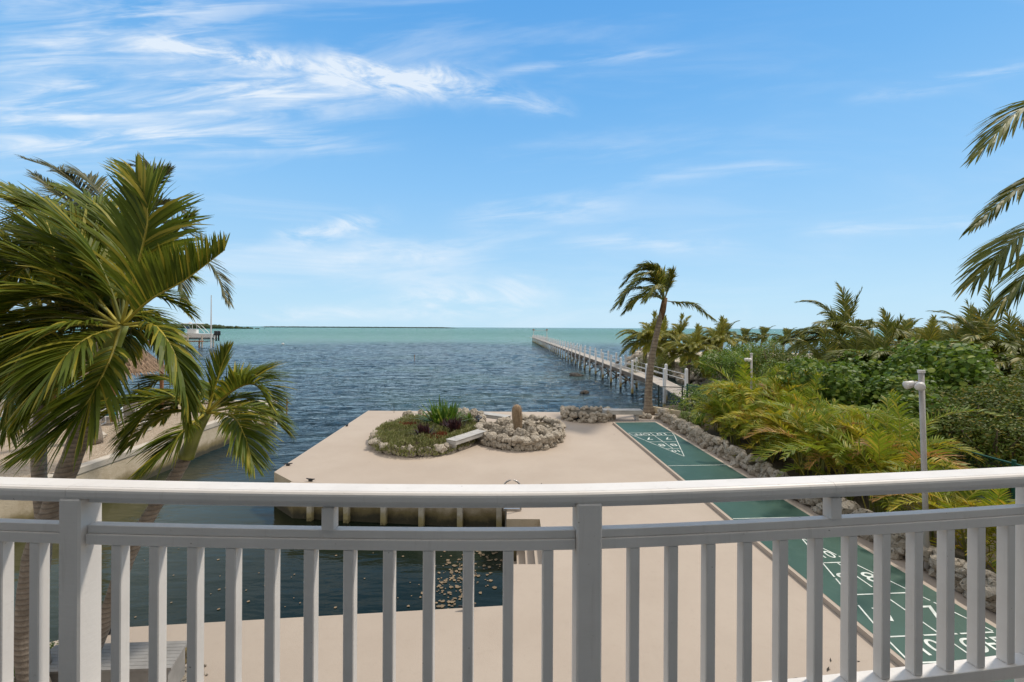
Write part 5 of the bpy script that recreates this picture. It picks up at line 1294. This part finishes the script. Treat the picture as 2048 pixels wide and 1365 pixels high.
def sweep(prof, s0, s1, name, n=70):
    """prof: list of (offset toward the house, z) closed; swept along the outer top edge"""
    mb = MB(); k = len(prof); vs = []
    for i in range(n + 1):
        p, d = along(s0 + (s1 - s0) * i / n); inn = Vector((d.y, -d.x, 0))
        vs += [p + inn * a + Vector((0, 0, z)) - ro for a, z in prof]
    fs = [(i * k + j, i * k + (j + 1) % k, (i + 1) * k + (j + 1) % k, (i + 1) * k + j) for i in range(n) for j in range(k)]
    fs += [tuple(range(k)), tuple(n * k + j for j in range(k))]; mb.add(vs, fs); return mb.build(name, M['paint'], rail)
def rbox(a0, a1, z0, z1, b=.0016): return [(a0 + b, z0), (a1 - b, z0), (a1, z0 + b), (a1, z1 - b), (a1 - b, z1), (a0 + b, z1), (a0, z1 - b), (a0, z0 + b)]
SX = [s_of_x(x) for x in (-1.52, .262, 2.10)]
cuts = [.3, SX[0] - .012, SX[2] - .001, LENS[-1] - .05]
nose = [(.004, -.038), (.088, -.038), (.0915, -.030), (.092, -.015), (.090, -.008), (.085, -.0025), (.078, -.0), (.0768, -.0), (.0758, -.0035), (.0748, .0), (.006, -.0), (.0, -.006), (.0, -.034)]
for a, b in ((cuts[0], cuts[1] - .0012), (cuts[1], s_of_x(1.165)), (s_of_x(1.165) + .0012, cuts[3])):
    sweep([(x, z + ZT) for x, z in nose], a, b, 'top_rail')
segs_ = [(.3, SX[0] - .0455), (SX[0] + .0455, SX[1] - .0455), (SX[1] + .0455, SX[2] - .0455), (SX[2] + .0455, LENS[-1] - .1)]
for a, b in segs_:
    sweep(rbox(.026, .066, ZT - .060, ZT - .0385), a, b, 'sub_rail', 40)
    sweep(rbox(.036, .068, ZT - .166, ZT - .138), a, b, 'middle_rail', 40)
    sweep(rbox(.034, .076, ZT - .202, ZT - .1665), a, b, 'middle_rail', 40)
    sweep(rbox(.026, .084, ZT - .795, ZT - .745), a, b, 'bottom_rail', 40)
def upright(s_, w_, a0, a1, z0, z1, name, bev=.004):
    p, d = along(s_); inn = Vector((d.y, -d.x, 0)); mb = MB()
    Mx = Matrix(((d.x, inn.x, 0, p.x - ro.x), (d.y, inn.y, 0, p.y - ro.y), (0, 0, 1, 0), (0, 0, 0, 1)))
    mb.box((-w_ / 2, a0, z0), (w_ / 2, a1, z1), M=Mx, bev=bev); return mb.build(name, M['paint'], rail)
for s_, pw in zip(SX, (.078, .087, .087)): upright(s_, pw, .008, .097 - .004, ZT - 1.35, ZT - .0385, 'post', .006)
gp = (SX[1] - SX[0]) / 13
BX = [-1.368 + (.125 + 1.368) / 11 * i for i in range(12)] + [.424 + (1.945 - .424) / 11 * i for i in range(12)] + [-1.668 - .137 * i for i in range(6)] + [2.24 + .138 * i for i in range(4)]
for s_ in [s_of_x(x) for x in BX]:
    upright(s_, .0365, .036, .0745, ZT - .745, ZT - .2025, 'baluster', .003)
for s_ in (s_of_x((668 - 1024) * 1.53 / F), s_of_x((1657 - 1024) * 1.63 / F)):
    upright(s_, .042, .032, .074, ZT - .138, ZT - .0605, 'short_post', .002)
# balcony floor and house wall behind the camera
FZ = H - 1.41
fl = MB(); bw_ = .14; nbd = 22
for i in range(nbd):
    y1 = 1.60 - i * bw_; fl.box((-4.5, y1 - bw_ + .006, FZ - .03), (4.5, y1, FZ))
struct(fl.build('balcony_floor', M['floorboard']))
hw = thing('house', 'gray sided house wall behind the balcony', 'house', (0, -1.6, 0))
mb = MB(); mb.box((-9, -.3, -0.2), (9, 0, 6.6)); mb.build('wall', M['house'], hw)
mb = MB(); mb.box((-9, -.3, 6.6), (9, 1.5, 6.75)); mb.build('eave', M['white'], hw)
